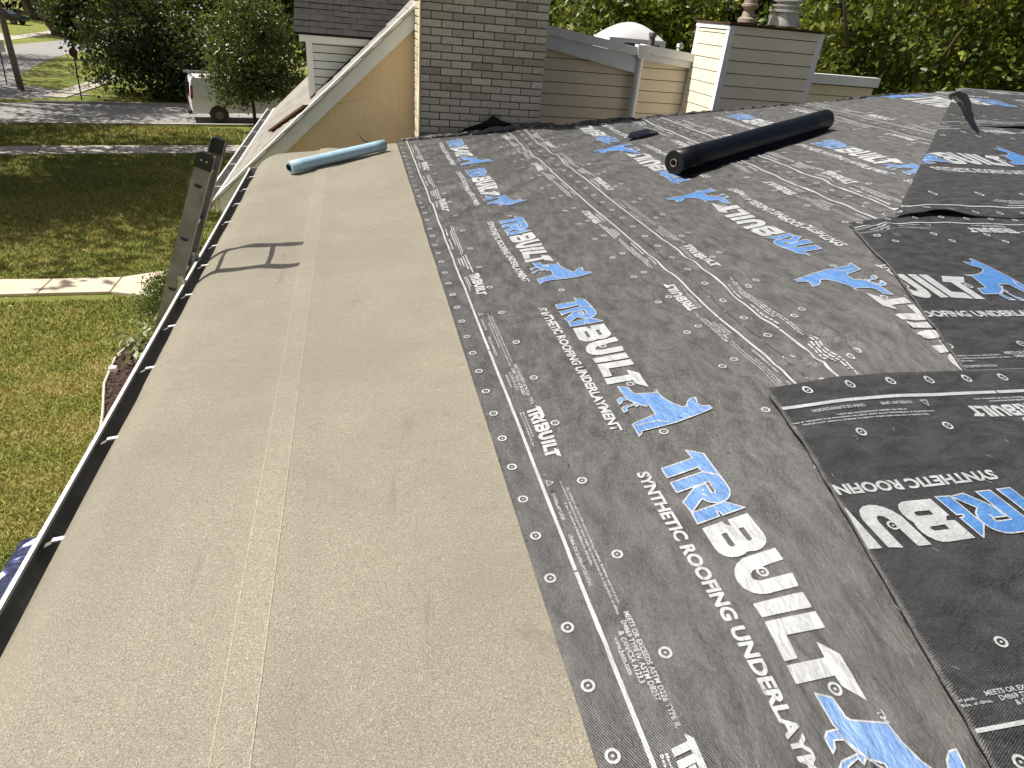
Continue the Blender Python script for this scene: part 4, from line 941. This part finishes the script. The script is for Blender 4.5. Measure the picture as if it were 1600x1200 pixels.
V = np.empty((n_, 3, 3)); V[:, 0, :2] = P_-dx; V[:, 1, :2] = P_+dx; V[:, 0, 2] = V[:, 1, 2] = 0; V[:, 2, :2] = P_+ln; V[:, 2, 2] = hgt
gr = link('grass', np_mesh('grass', V.reshape(-1, 3), np.arange(n_*3).reshape(-1, 3)), M['blade']); tag(gr, 'dry patchy lawn grass in front of the house', 'grass', None, 'stuff')
sheet('mulch_bed', bed, .03, M['mulch'], thick=.028)
N = 9000; P_ = np.column_stack([-4.6+RNG.random(N)*2.2, 8.3+RNG.random(N)*6]); P_ = P_[in_poly(P_, bed)]; n_ = len(P_)
ang = RNG.random(n_)*6.283; L_ = .02+.035*RNG.random(n_); d_ = np.column_stack([np.cos(ang), np.sin(ang)]); e_ = np.column_stack([-d_[:, 1], d_[:, 0]])*.008
V = np.zeros((n_, 4, 3)); z_ = .035+.03*RNG.random(n_)
for k, (a, b_) in enumerate(((-1, -1), (1, -1), (1, 1), (-1, 1))): V[:, k, :2] = P_+d_*(a*L_/2)[:, None]+e_*b_; V[:, k, 2] = z_+a*RNG.normal(0, .01, n_)
mc = link('mulch_chips', np_mesh('mulch_chips', V.reshape(-1, 3), np.arange(n_*4).reshape(-1, 4)), M['chip']); tag(mc, 'dark brown wood mulch chips in the bed below the gutter', 'mulch', None, 'stuff')
ed = MB().tube([(x, y, .05) for x, y in bed[2:8]], .022, 8); tag(ed.build('bed_edging', plain('edging', (.5, .47, .42), .7), smooth=True), 'pale plastic edging strip curving round the mulch bed', 'edging')
tag(MB().box((-4.40, 11.30, .03), (-4.28, 11.40, .13)).build('edging_stake', M['white'], bevel=.01), 'small white block beside the mulch bed edging', 'stake')

# ------------------------------------------------------------------ foliage
def leaves(name, blobs, n, size, mat, parent=None, seed=0, shell=.62, up=.35, flat=1.0):
    rg = np.random.default_rng(seed); vol = np.array([b_[3]*b_[4]*b_[5] for b_ in blobs])**.75; pr = vol/vol.sum(); bi = rg.choice(len(blobs), n, p=pr); B_ = np.array(blobs, float)[bi]
    d = rg.normal(size=(n, 3)); d /= np.linalg.norm(d, axis=1)[:, None]; rr = (shell+(1-shell)*rg.random(n)**.6)*(1+.10*rg.normal(size=n))
    # clumping: pull leaves towards twig ends
    c_ = B_[:, :3]+d*rr[:, None]*B_[:, 3:6]
    cl = rg.normal(size=(max(12, n//34), 3)); cl /= np.linalg.norm(cl, axis=1)[:, None]; ci = rg.integers(0, len(cl), n); bj = (ci*7919) % len(blobs); BB = np.array(blobs, float)[bj]
    tip = BB[:, :3]+cl[ci]*BB[:, 3:6]*(.55+.72*((ci*37 % 100)/100.))[:, None]
    mixw = (rg.random(n) < .84)
    c_[mixw] = tip[mixw]+rg.normal(size=(mixw.sum(), 3))*size*np.array([2.7, 2.7, 1.5])
    nr = d*.8+rg.normal(size=(n, 3))*.75; nr[:, 2] += up; nr /= np.linalg.norm(nr, axis=1)[:, None]
    t_ = rg.normal(size=(n, 3)); t_[:, 2] -= .3; t_ -= nr*(t_*nr).sum(1)[:, None]; t_ /= np.linalg.norm(t_, axis=1)[:, None]; bt = np.cross(nr, t_)
    sz = size*(.6+.8*rg.random(n))[:, None]; V = np.empty((n, 4, 3)); fold = nr*sz*.18*flat
    V[:, 0] = c_-t_*sz; V[:, 1] = c_+bt*sz*.52+fold; V[:, 2] = c_+t_*sz; V[:, 3] = c_-bt*sz*.52+fold
    i4 = np.arange(n*4).reshape(-1, 4); F_ = np.concatenate([i4[:, [0, 1, 2]], i4[:, [0, 2, 3]]])
    o = link(name, np_mesh(name, V.reshape(-1, 3), F_), mat, parent)
    if parent: o.matrix_parent_inverse = Matrix.Translation(-parent.location)
    return o
def tree(base, h0, blobs, n, size, mat, label, tr=.16, lean=(0, 0), seed=0, name='tree', group=None, cat='tree'):
    root = tag(empty(name, (base[0], base[1], 0)), label, cat, group); rr = random.Random(seed); base = Vector((*base, 0))
    topc = Vector((sum(b_[0] for b_ in blobs)/len(blobs), sum(b_[1] for b_ in blobs)/len(blobs), sum(b_[2] for b_ in blobs)/len(blobs)))
    fork = Vector((base.x+lean[0], base.y+lean[1], h0)); m_ = MB()
    m_.tube([base-Vector((0, 0, .1)), base.lerp(fork, .12)+Vector((0, 0, 0)), base.lerp(fork, .5)+Vector((rr.uniform(-.06, .06), rr.uniform(-.06, .06), 0)), fork, fork.lerp(topc, .8)], [tr*1.45, tr*1.05, tr*.95, tr*.85, tr*.3], 12)
    pbuild(m_, 'trunk', M['bark'], root, smooth=True)
    for b_ in blobs:
        c_ = Vector(b_[:3]); mid = fork.lerp(c_, .5)+Vector((rr.uniform(-.2, .2), rr.uniform(-.2, .2), rr.uniform(.0, .3)))
        pbuild(MB().tube([fork+Vector((0, 0, -.05)), mid, c_, c_+(c_-fork)*.35], [tr*.55, tr*.34, tr*.18, tr*.05], 7), 'limb', M['bark'], root, smooth=True)
    leaves('crown', blobs, n, size, mat, root, seed); return root
def ball(c, r_, k, seed, sq=.8):
    rr = random.Random(seed); out = []
    for i in range(k):
        a = rr.uniform(0, 6.283); q = rr.uniform(.25, .75); zz = rr.uniform(-.75, .75); s_ = rr.uniform(.38, .58)
        out.append((c[0]+r_*q*math.cos(a), c[1]+r_*q*math.sin(a), c[2]+r_*zz*sq, r_*s_, r_*s_, r_*s_*sq))
    return out
# big tree beyond the siding
tree((13.2, 15.5), 3.2, ball((12.4, 14.2, 6.6), 3.6, 13, 1)+[(9.3, 13.0, 6.9, 1.1, 1.1, 1.0), (9.6, 12.6, 5.9, 1.0, .9, .7), (11.2, 12.2, 5.7, 1.3, 1.0, .8), (13.6, 12.4, 5.8, 1.6, 1.2, 1.0), (15.4, 13.2, 6.4, 1.8, 1.4, 1.5), (10.6, 12.8, 7.4, 1.5, 1.2, 1.2), (13, 12.6, 7.6, 1.8, 1.3, 1.2), (15.5, 13, 8, 1.8, 1.3, 1.3)], 34000, .075, M['leaf_a'], 'large broadleaf tree with glossy yellow-green leaves right behind the chimney chase', .3, seed=11)
tree((19, 18), 3, ball((19, 17, 6), 4.2, 12, 2), 16000, .12, M['leaf_b'], 'dark green tree standing behind the large yellow-green tree', .3, seed=12)
tree((9.2, 24), 3, ball((9.4, 23, 6.2), 3.0, 11, 3)+[(8, 21.5, 6.3, 1.4, 1.2, 1.3)], 15000, .10, M['leaf_a'], 'yellow-green tree showing above the skylight dome', .22, seed=13)
tree((14.5, 27), 3.4, ball((14, 26, 6.8), 4.0, 11, 4), 15000, .13, M['leaf_c'], 'dark tree between the skylight and the chimney chase', .28, seed=14)
tree((6.6, 31), 3.4, ball((6.8, 30, 6.6), 3.6, 10, 5), 11000, .14, M['leaf_c'], 'dark tree showing just right of the brick chimney', .28, seed=15)
tree((16.6, 20.5), 2.6, ball((16.8, 20.5, 6.2), 2.6, 9, 6), 9000, .10, M['leaf_b'], 'mid green tree showing behind the flues of the chimney chase', .2, seed=16)
tree((24, 34), 3.6, ball((24, 34, 7), 5.5, 12, 31), 9000, .22, M['leaf_c'], 'far dark tree behind the leafy trees on the garden side', .3, seed=41)
# street side
tree((-4.7, 35.75), 1.65, ball((-4.25, 35.7, 3.75), 2.3, 13, 7, .95)+[(-5.6, 35.4, 2.5, .8, .8, .55), (-4.2, 35.2, 2.1, .9, .8, .5), (-2.9, 35.4, 2.5, .9, .8, .6)], 15000, .085, M['leaf_g'], 'young grey-green street tree with slim trunk in front of the white van', .085, seed=17)
tree((-9.7, 46.5), 1.0, ball((-10.2, 46.0, 4.2), 4.8, 16, 8, .95)+[(-10.5, 45, 1.8, 2.2, 1.8, 1.3), (-7.6, 45.2, 1.9, 2.2, 1.6, 1.4), (-12.3, 45.4, 3.4, 1.8, 1.6, 1.6)], 26000, .13, M['leaf_c'], 'broad dark bushy tree across the street reaching down to the grass', .25, seed=18)
tree((-6.2, 49), 1.5, ball((-5.8, 49, 4.6), 3.6, 11, 9), 12000, .15, M['leaf_c'], 'dark tree behind the white van', .25, seed=19)
tree((-17.8, 63.5), 3.6, ball((-17.6, 63.5, 7.4), 5.2, 14, 10, .8)+[(-15.5, 62, 4.2, 1.8, 1.6, 1.3), (-19.6, 62, 4.4, 1.6, 1.5, 1.2)], 19000, .17, M['leaf_c'], 'tall dark tree with straight black trunk on the corner across the street', .42, seed=20)
tree((-29.7, 85.8), 4.5, ball((-30.5, 86, 9.4), 5.6, 11, 11), 9000, .24, M['leaf_c'], 'tall tree with leaning trunk beyond the side street', .62, (-2.4, .6), seed=21)
tree((-40.2, 109), 4.5, ball((-42, 109, 9.5), 6, 10, 12), 7000, .28, M['leaf_b'], 'far tree with leaning trunk beside the parked dark car', .6, (-1.6, 0), seed=22)
tree((-21.1, 63), .9, ball((-21.1, 63, 2.8), 1.7, 9, 13, .95), 6000, .11, M['leaf_c'], 'small round dark tree beside the side street', .09, seed=23)
tree((-2.2, 60), 2, ball((-1.5, 60, 5), 5, 11, 14), 9000, .2, M['leaf_c'], 'dark tree far behind the dormer', .3, seed=24)
tree((3.5, 55), 2, ball((3.5, 55, 5), 5, 11, 15), 8000, .2, M['leaf_c'], 'dark tree far behind the steep neighbouring roof', .3, seed=25)
for k, (x, y, r_) in enumerate(((-52, 122, 8), (-38, 128, 8), (-26, 132, 8), (-14, 128, 8), (-3, 118, 8), (10, 122, 9), (24, 110, 9), (38, 100, 9), (-66, 118, 9), (52, 90, 9), (66, 80, 9))):
    tree((x, y), 2, ball((x, y, 5.5), r_, 11, 50+k, .8), 5200, .36, M['leaf_c'], 'dark backdrop tree in the row across the far end of the side street', .4, seed=60+k, group='far row of dark trees')
# trees left of the lawn: only their shade reaches the picture
for k, (x, y, cx, cy, r_, h_) in enumerate(((-17, 22.0, -15.2, 21.9, 4.3, 9.6), (-15.5, 25.2, -13.6, 25.0, 3.6, 9.4), (-23, 25, -21, 25, 4.6, 10), (-17.5, 30.5, -15.4, 30.3, 4.6, 10.2), (-25, 35.5, -22, 35.5, 4.8, 10.4), (-23, 41, -18.6, 41, 4.8, 10.4), (-29, 45, -27, 45, 4.6, 10), (-34, 53, -31, 52, 5.4, 10.5), (-36, 62, -33, 61, 5.4, 10.5))):
    tree((x, y), 4.6, ball((cx, cy, h_), r_, 11, 80+k, .6), 4600, .18, M['leaf_b'], 'leafy garden tree beside the lawn, throwing dappled shade on grass and street', .22, seed=90+k, group='shade trees beside the lawn')
# shrubs
sh = tag(empty('shrub', (-4.2, 13.75, 0)), 'clipped dark green shrub where the front walk meets the house', 'shrub')
leaves('foliage', [(-3.98, 13.75, .44, .40, .55, .42), (-3.78, 14.3, .46, .42, .5, .44), (-3.6, 13.9, .5, .5, .6, .5)], 9000, .03, M['leaf_b'], sh, 5, .8)
pbuild(MB().tube([(-4.0, 13.9, 0), (-4.0, 13.9, .5)], .04, 8), 'stem', M['bark'], sh)
hs = tag(empty('plant', (-3.95, 12.25, 0)), 'low pale-edged leafy plant in the mulch bed', 'plant')
leaves('foliage', [(-3.95, 12.2, .16, .42, .5, .16), (-3.7, 12.75, .16, .35, .4, .15)], 420, .085, leaf_mat('leaf_variegated', [(.10, .13, .05), (.2, .24, .1), (.5, .5, .36)]), hs, 6, .3, .9)
b2 = tag(empty('plant', (-2.2, 18.4, 0)), 'green garden plant below the gable corner by the ladder', 'plant')
leaves('foliage', [(-2.2, 18.4, .5, .7, .8, .5)], 1500, .06, M['leaf_b'], b2, 7, .4)
# blue tarp heap
tp_ = []; rg = np.random.default_rng(4); n1, n2 = 26, 26
uu, vv = np.meshgrid(np.linspace(0, 1, n1), np.linspace(0, 1, n2), indexing='ij')
hx = -4.15+1.9*uu+.06*vnoise(uu*9, vv*9, 21); hy = 5.35+1.65*vv+.3*uu*(vv-.5)+.06*vnoise(uu*8, vv*8, 22)
hz = .04+.42*np.clip(np.sin(np.pi*np.clip(uu*1.15+.02, 0, 1))*np.sin(np.pi*vv), 0, 1)**.5*(.75+.6*vnoise(uu*5, vv*5, 23))+.10*np.abs(vnoise(uu*11, vv*11, 24))+.03
idx = np.arange(n1*n2).reshape(n1, n2); F = np.stack([idx[:-1, :-1], idx[1:, :-1], idx[1:, 1:], idx[:-1, 1:]], -1).reshape(-1, 4)
b = NB('blue_tarp'); b.set(Base_Color=b.ramp(b.noise(3.5, 3), [(.42, (.012, .018, .06)), (.5, (.05, .07, .20)), (.56, (.45, .50, .62))], 'CONSTANT'), Roughness=.35); b.bump(b.noise(14, 4), .03)
tag(link('tarp', np_mesh('tarp', np.stack([hx, hy, hz], -1).reshape(-1, 3), F), b.m), 'crumpled dark blue and white tarp lying on the grass under the gutter', 'tarp')
# fallen leaves on the lawn
rg = np.random.default_rng(9); lf = MB()
for k in range(160):
    x = -9.5+rg.random()*5.4; y = 6.5+rg.random()*18
    if (-5.5 < x and 8 < y < 18) : continue
    a = rg.random()*6.28; s_ = .025+.025*rg.random(); z0 = .05+.02*rg.random()
    lf.add([(x-s_*math.cos(a), y-s_*math.sin(a), z0), (x+s_*.5*math.sin(a), y-s_*.5*math.cos(a), z0+.012), (x+s_*math.cos(a), y+s_*math.sin(a), z0), (x-s_*.5*math.sin(a), y+s_*.5*math.cos(a), z0+.012)], [(0, 1, 2, 3)])
tag(lf.build('fallen_leaves', plain('dry_leaf', (.45, .36, .2), .7, var=.4, scale=3)), 'scattered dry fallen leaves on the lawn', 'leaves', None, 'stuff')

# ------------------------------------------------------------------ van
def vehicle(name, loc, rz_, prof, hw, label, cat, paint, wheels, wr, extra):
    root = tag(empty(name, loc, rz_), label, cat)
    def vb(mb, nm, mat, **k): return mb.build(nm, mat, root, **k)
    m_ = MB(); n_ = len(prof); st = [-1, -.93, .93, 1]; v = []
    for j, s_ in enumerate(st):
        for x, z in prof:
            y = hw(z)*s_; k = .985 if abs(s_) == 1 else 1.0
            v.append(((x-2.6)*k+2.6, y, z if abs(s_) < 1 else (z-1.2)*.975+1.2))
    f = [(j*n_+i, j*n_+(i+1) % n_, (j+1)*n_+(i+1) % n_, (j+1)*n_+i) for j in range(3) for i in range(n_)]+[tuple(range(n_)), tuple(3*n_+i for i in reversed(range(n_)))]
    m_.add(v, f); vb(m_, 'body', paint, bevel=.012)
    for x in wheels:
        for s_ in (-1, 1):
            y = s_*(hw(.5)-.10); o = vb(MB().tube([(x, y-.12, wr), (x, y+.12, wr)], wr, 24), 'wheel', M['black_plastic'])
            q = MB().tube([(x, y+s_*.121, wr), (x, y+s_*.128, wr)], wr*.5, 18).build('rim', M['trough'], o)
            vb(MB().tube([(x, y+s_*.02, wr+.03), (x, y+s_*.108, wr+.03)], wr*1.22, 20), 'wheel_arch', M['black_plastic'])
    extra(vb, root); return root
wp = plain('white_vehicle_paint', (.74, .75, .76), .25, var=.03, scale=1)
glass = plain('dark_glass', (.012, .014, .016), .08)
red = plain('red_lens', (.45, .015, .015), .2)
def vanx(vb, root):
    w1 = lambda z: 1.0 if z < 1.1 else 1.0-.17*(z-1.1)
    for s_ in (-1, 1):
        vb(MB().prism([(-.012+.03, s_*w1(1.15)*1.002, 1.12), (.14, s_*w1(1.15)*1.004, 1.12), (.20, s_*w1(1.7)*1.004, 1.72), (.09, s_*w1(1.7)*1.002, 1.72)], (0, s_*.012, 0)), 'taillight', red)
        vb(MB().prism([(3.95, s_*w1(1.4)*1.002, 1.30), (4.62, s_*w1(1.4)*1.002, 1.30), (4.2, s_*w1(1.9)*1.002, 1.85), (3.95, s_*w1(1.9)*1.002, 1.85)], (0, s_*.006, 0)), 'side_window', glass)
        vb(MB().prism([(2.45, s_*1.001, .55), (2.47, s_*1.001, .55), (2.47, s_*w1(2)*1.001, 2.0), (2.45, s_*w1(2)*1.001, 2.0)], (0, s_*.004, 0)), 'door_seam', M['black_plastic'])
        vb(MB().bar((.5, s_*1.006, 1.14), (5.0, s_*1.006, 1.14), .015, .02), 'body_crease', wp)
        vb(MB().prism([(-.012, s_*.08, 1.2), (-.012, s_*.86, 1.2), (.078, s_*.78, 1.82), (.078, s_*.08, 1.82)], (-.014, 0, .002)), 'rear_window', glass)
        vb(MB().tube([(-.06, s_*.5, .7), (-.10, s_*.5, 1.0), (-.06, s_*.46, 1.6), (.05, s_*.44, 2.0)], .02, 8), 'rear_rail', M['black_plastic'])
    vb(MB().box((-.16, -1.0, .42), (.02, 1.0, .60)), 'rear_bumper', M['black_plastic'], bevel=.02)
    vb(MB().bar((-.25, 0, .4), (.2, 0, .4), .08, .08), 'tow_hitch', M['steel'])
    for x in (.15, 1.5, 3.0, 3.9): vb(MB().bar((x, -.85, 2.24), (x, .85, 2.24), .05, .04).bar((x, -.8, 2.08), (x, -.8, 2.24), .04, .04).bar((x, .8, 2.08), (x, .8, 2.24), .04, .04), 'rack_bar', M['steel'])
    for y in (-.6, -.25): vb(MB().bar((-.1, y, 2.3), (4.2, y, 2.3), .05, .07), 'rack_ladder_rail', M['steel'])
    for x in np.arange(.1, 4.1, .4): vb(MB().bar((x, -.6, 2.3), (x, -.25, 2.3), .03, .03), 'rack_ladder_rung', M['steel'])
vp = [(.02, .48), (.0, .9), (.01, 1.15), (.06, 1.7), (.13, 2.0), (.28, 2.09), (3.9, 2.11), (4.15, 2.03), (4.75, 1.36), (5.5, 1.16), (5.68, .95), (5.7, .48)]
a0 = np.array([-6.57, 37.42])-SV*1.25+PV*1.02
vehicle('van', (float(a0[0]), float(a0[1]), .006), SA, vp, lambda z: 1.0 if z < 1.1 else 1.0-.17*(z-1.1), 'white cargo van with a ladder on its roof rack parked behind the young street tree', 'van', wp, (1.25, 4.7), .37, vanx)
def carx(vb, root):
    for s_ in (-1, 1): vb(MB().prism([(.9, s_*.80, .98), (3.3, s_*.80, .98), (2.7, s_*.70, 1.38), (1.3, s_*.70, 1.38)], (0, s_*.012, 0)), 'side_window', glass)
    vb(MB().prism([(3.35, -.66, 1.02), (3.35, .66, 1.02), (2.82, .6, 1.40), (2.82, -.6, 1.40)], (.03, 0, .02)), 'windscreen', plain('windscreen', (.12, .15, .17), .05))
cp = [(0, .4), (.02, .85), (.35, .95), (1.1, 1.42), (2.7, 1.44), (3.45, .98), (4.4, .82), (4.5, .6), (4.5, .4)]
vehicle('car', (-41.2, 97.2, .01), R(-8), cp, lambda z: .88 if z < .95 else .88-.35*(z-.95), 'dark parked car on the far lawn driveway beside the leaning trunk', 'car', plain('dark_car_paint', (.012, .016, .022), .2), (.85, 3.6), .32, carx)

# ------------------------------------------------------------------ pole and signs
pl = tag(empty('utility_pole', (-18.2, 44.9, 0)), 'bare wooden utility pole at the street corner', 'pole')
pbuild(MB().tube([(-18.2, 44.9, -.1), (-18.18, 44.9, 4), (-18.15, 44.9, 9)], [.17, .15, .12], 14), 'post', plain('weathered_pole', (.22, .19, .16), .9, var=.25, scale=5, bump=.01), pl, smooth=True)
pbuild(MB().bar((-19.2, 44.9, 8.4), (-17.1, 44.9, 8.4), .1, .12), 'crossarm', M['bark'], pl)
ss = tag(empty('stop_sign', (-14.4, 42.45, 0)), 'weathered red octagonal sign on a dark post across the street', 'sign')
pbuild(MB().bar((-14.4, 42.45, 0), (-14.27, 42.45, 2.75), .06, .05), 'post', M['black_plastic'], ss)
oc = [(math.cos(R(22.5+45*k))*.25, math.sin(R(22.5+45*k))*.25) for k in range(8)]; cdir = Vector((.80, -.6, 0)); ux = Vector((.6, .8, 0))
pbuild(MB().prism([Vector((-14.28, 42.40, 2.36))+ux*a+Vector((0, 0, b_)) for a, b_ in oc], cdir*.012), 'plate', plain('faded_red', (.12, .045, .038), .7), ss)
ws = tag(empty('street_sign', (-19.58, 46.65, 0)), 'small white sign plate on a dark post beside the utility pole', 'sign')
pbuild(MB().bar((-19.58, 46.65, 0), (-19.42, 46.65, 2.2), .05, .05), 'post', M['black_plastic'], ws)
pbuild(MB().box((-19.65, 46.6, 1.75), (-19.15, 46.615, 2.35)), 'plate', M['white'], ws)
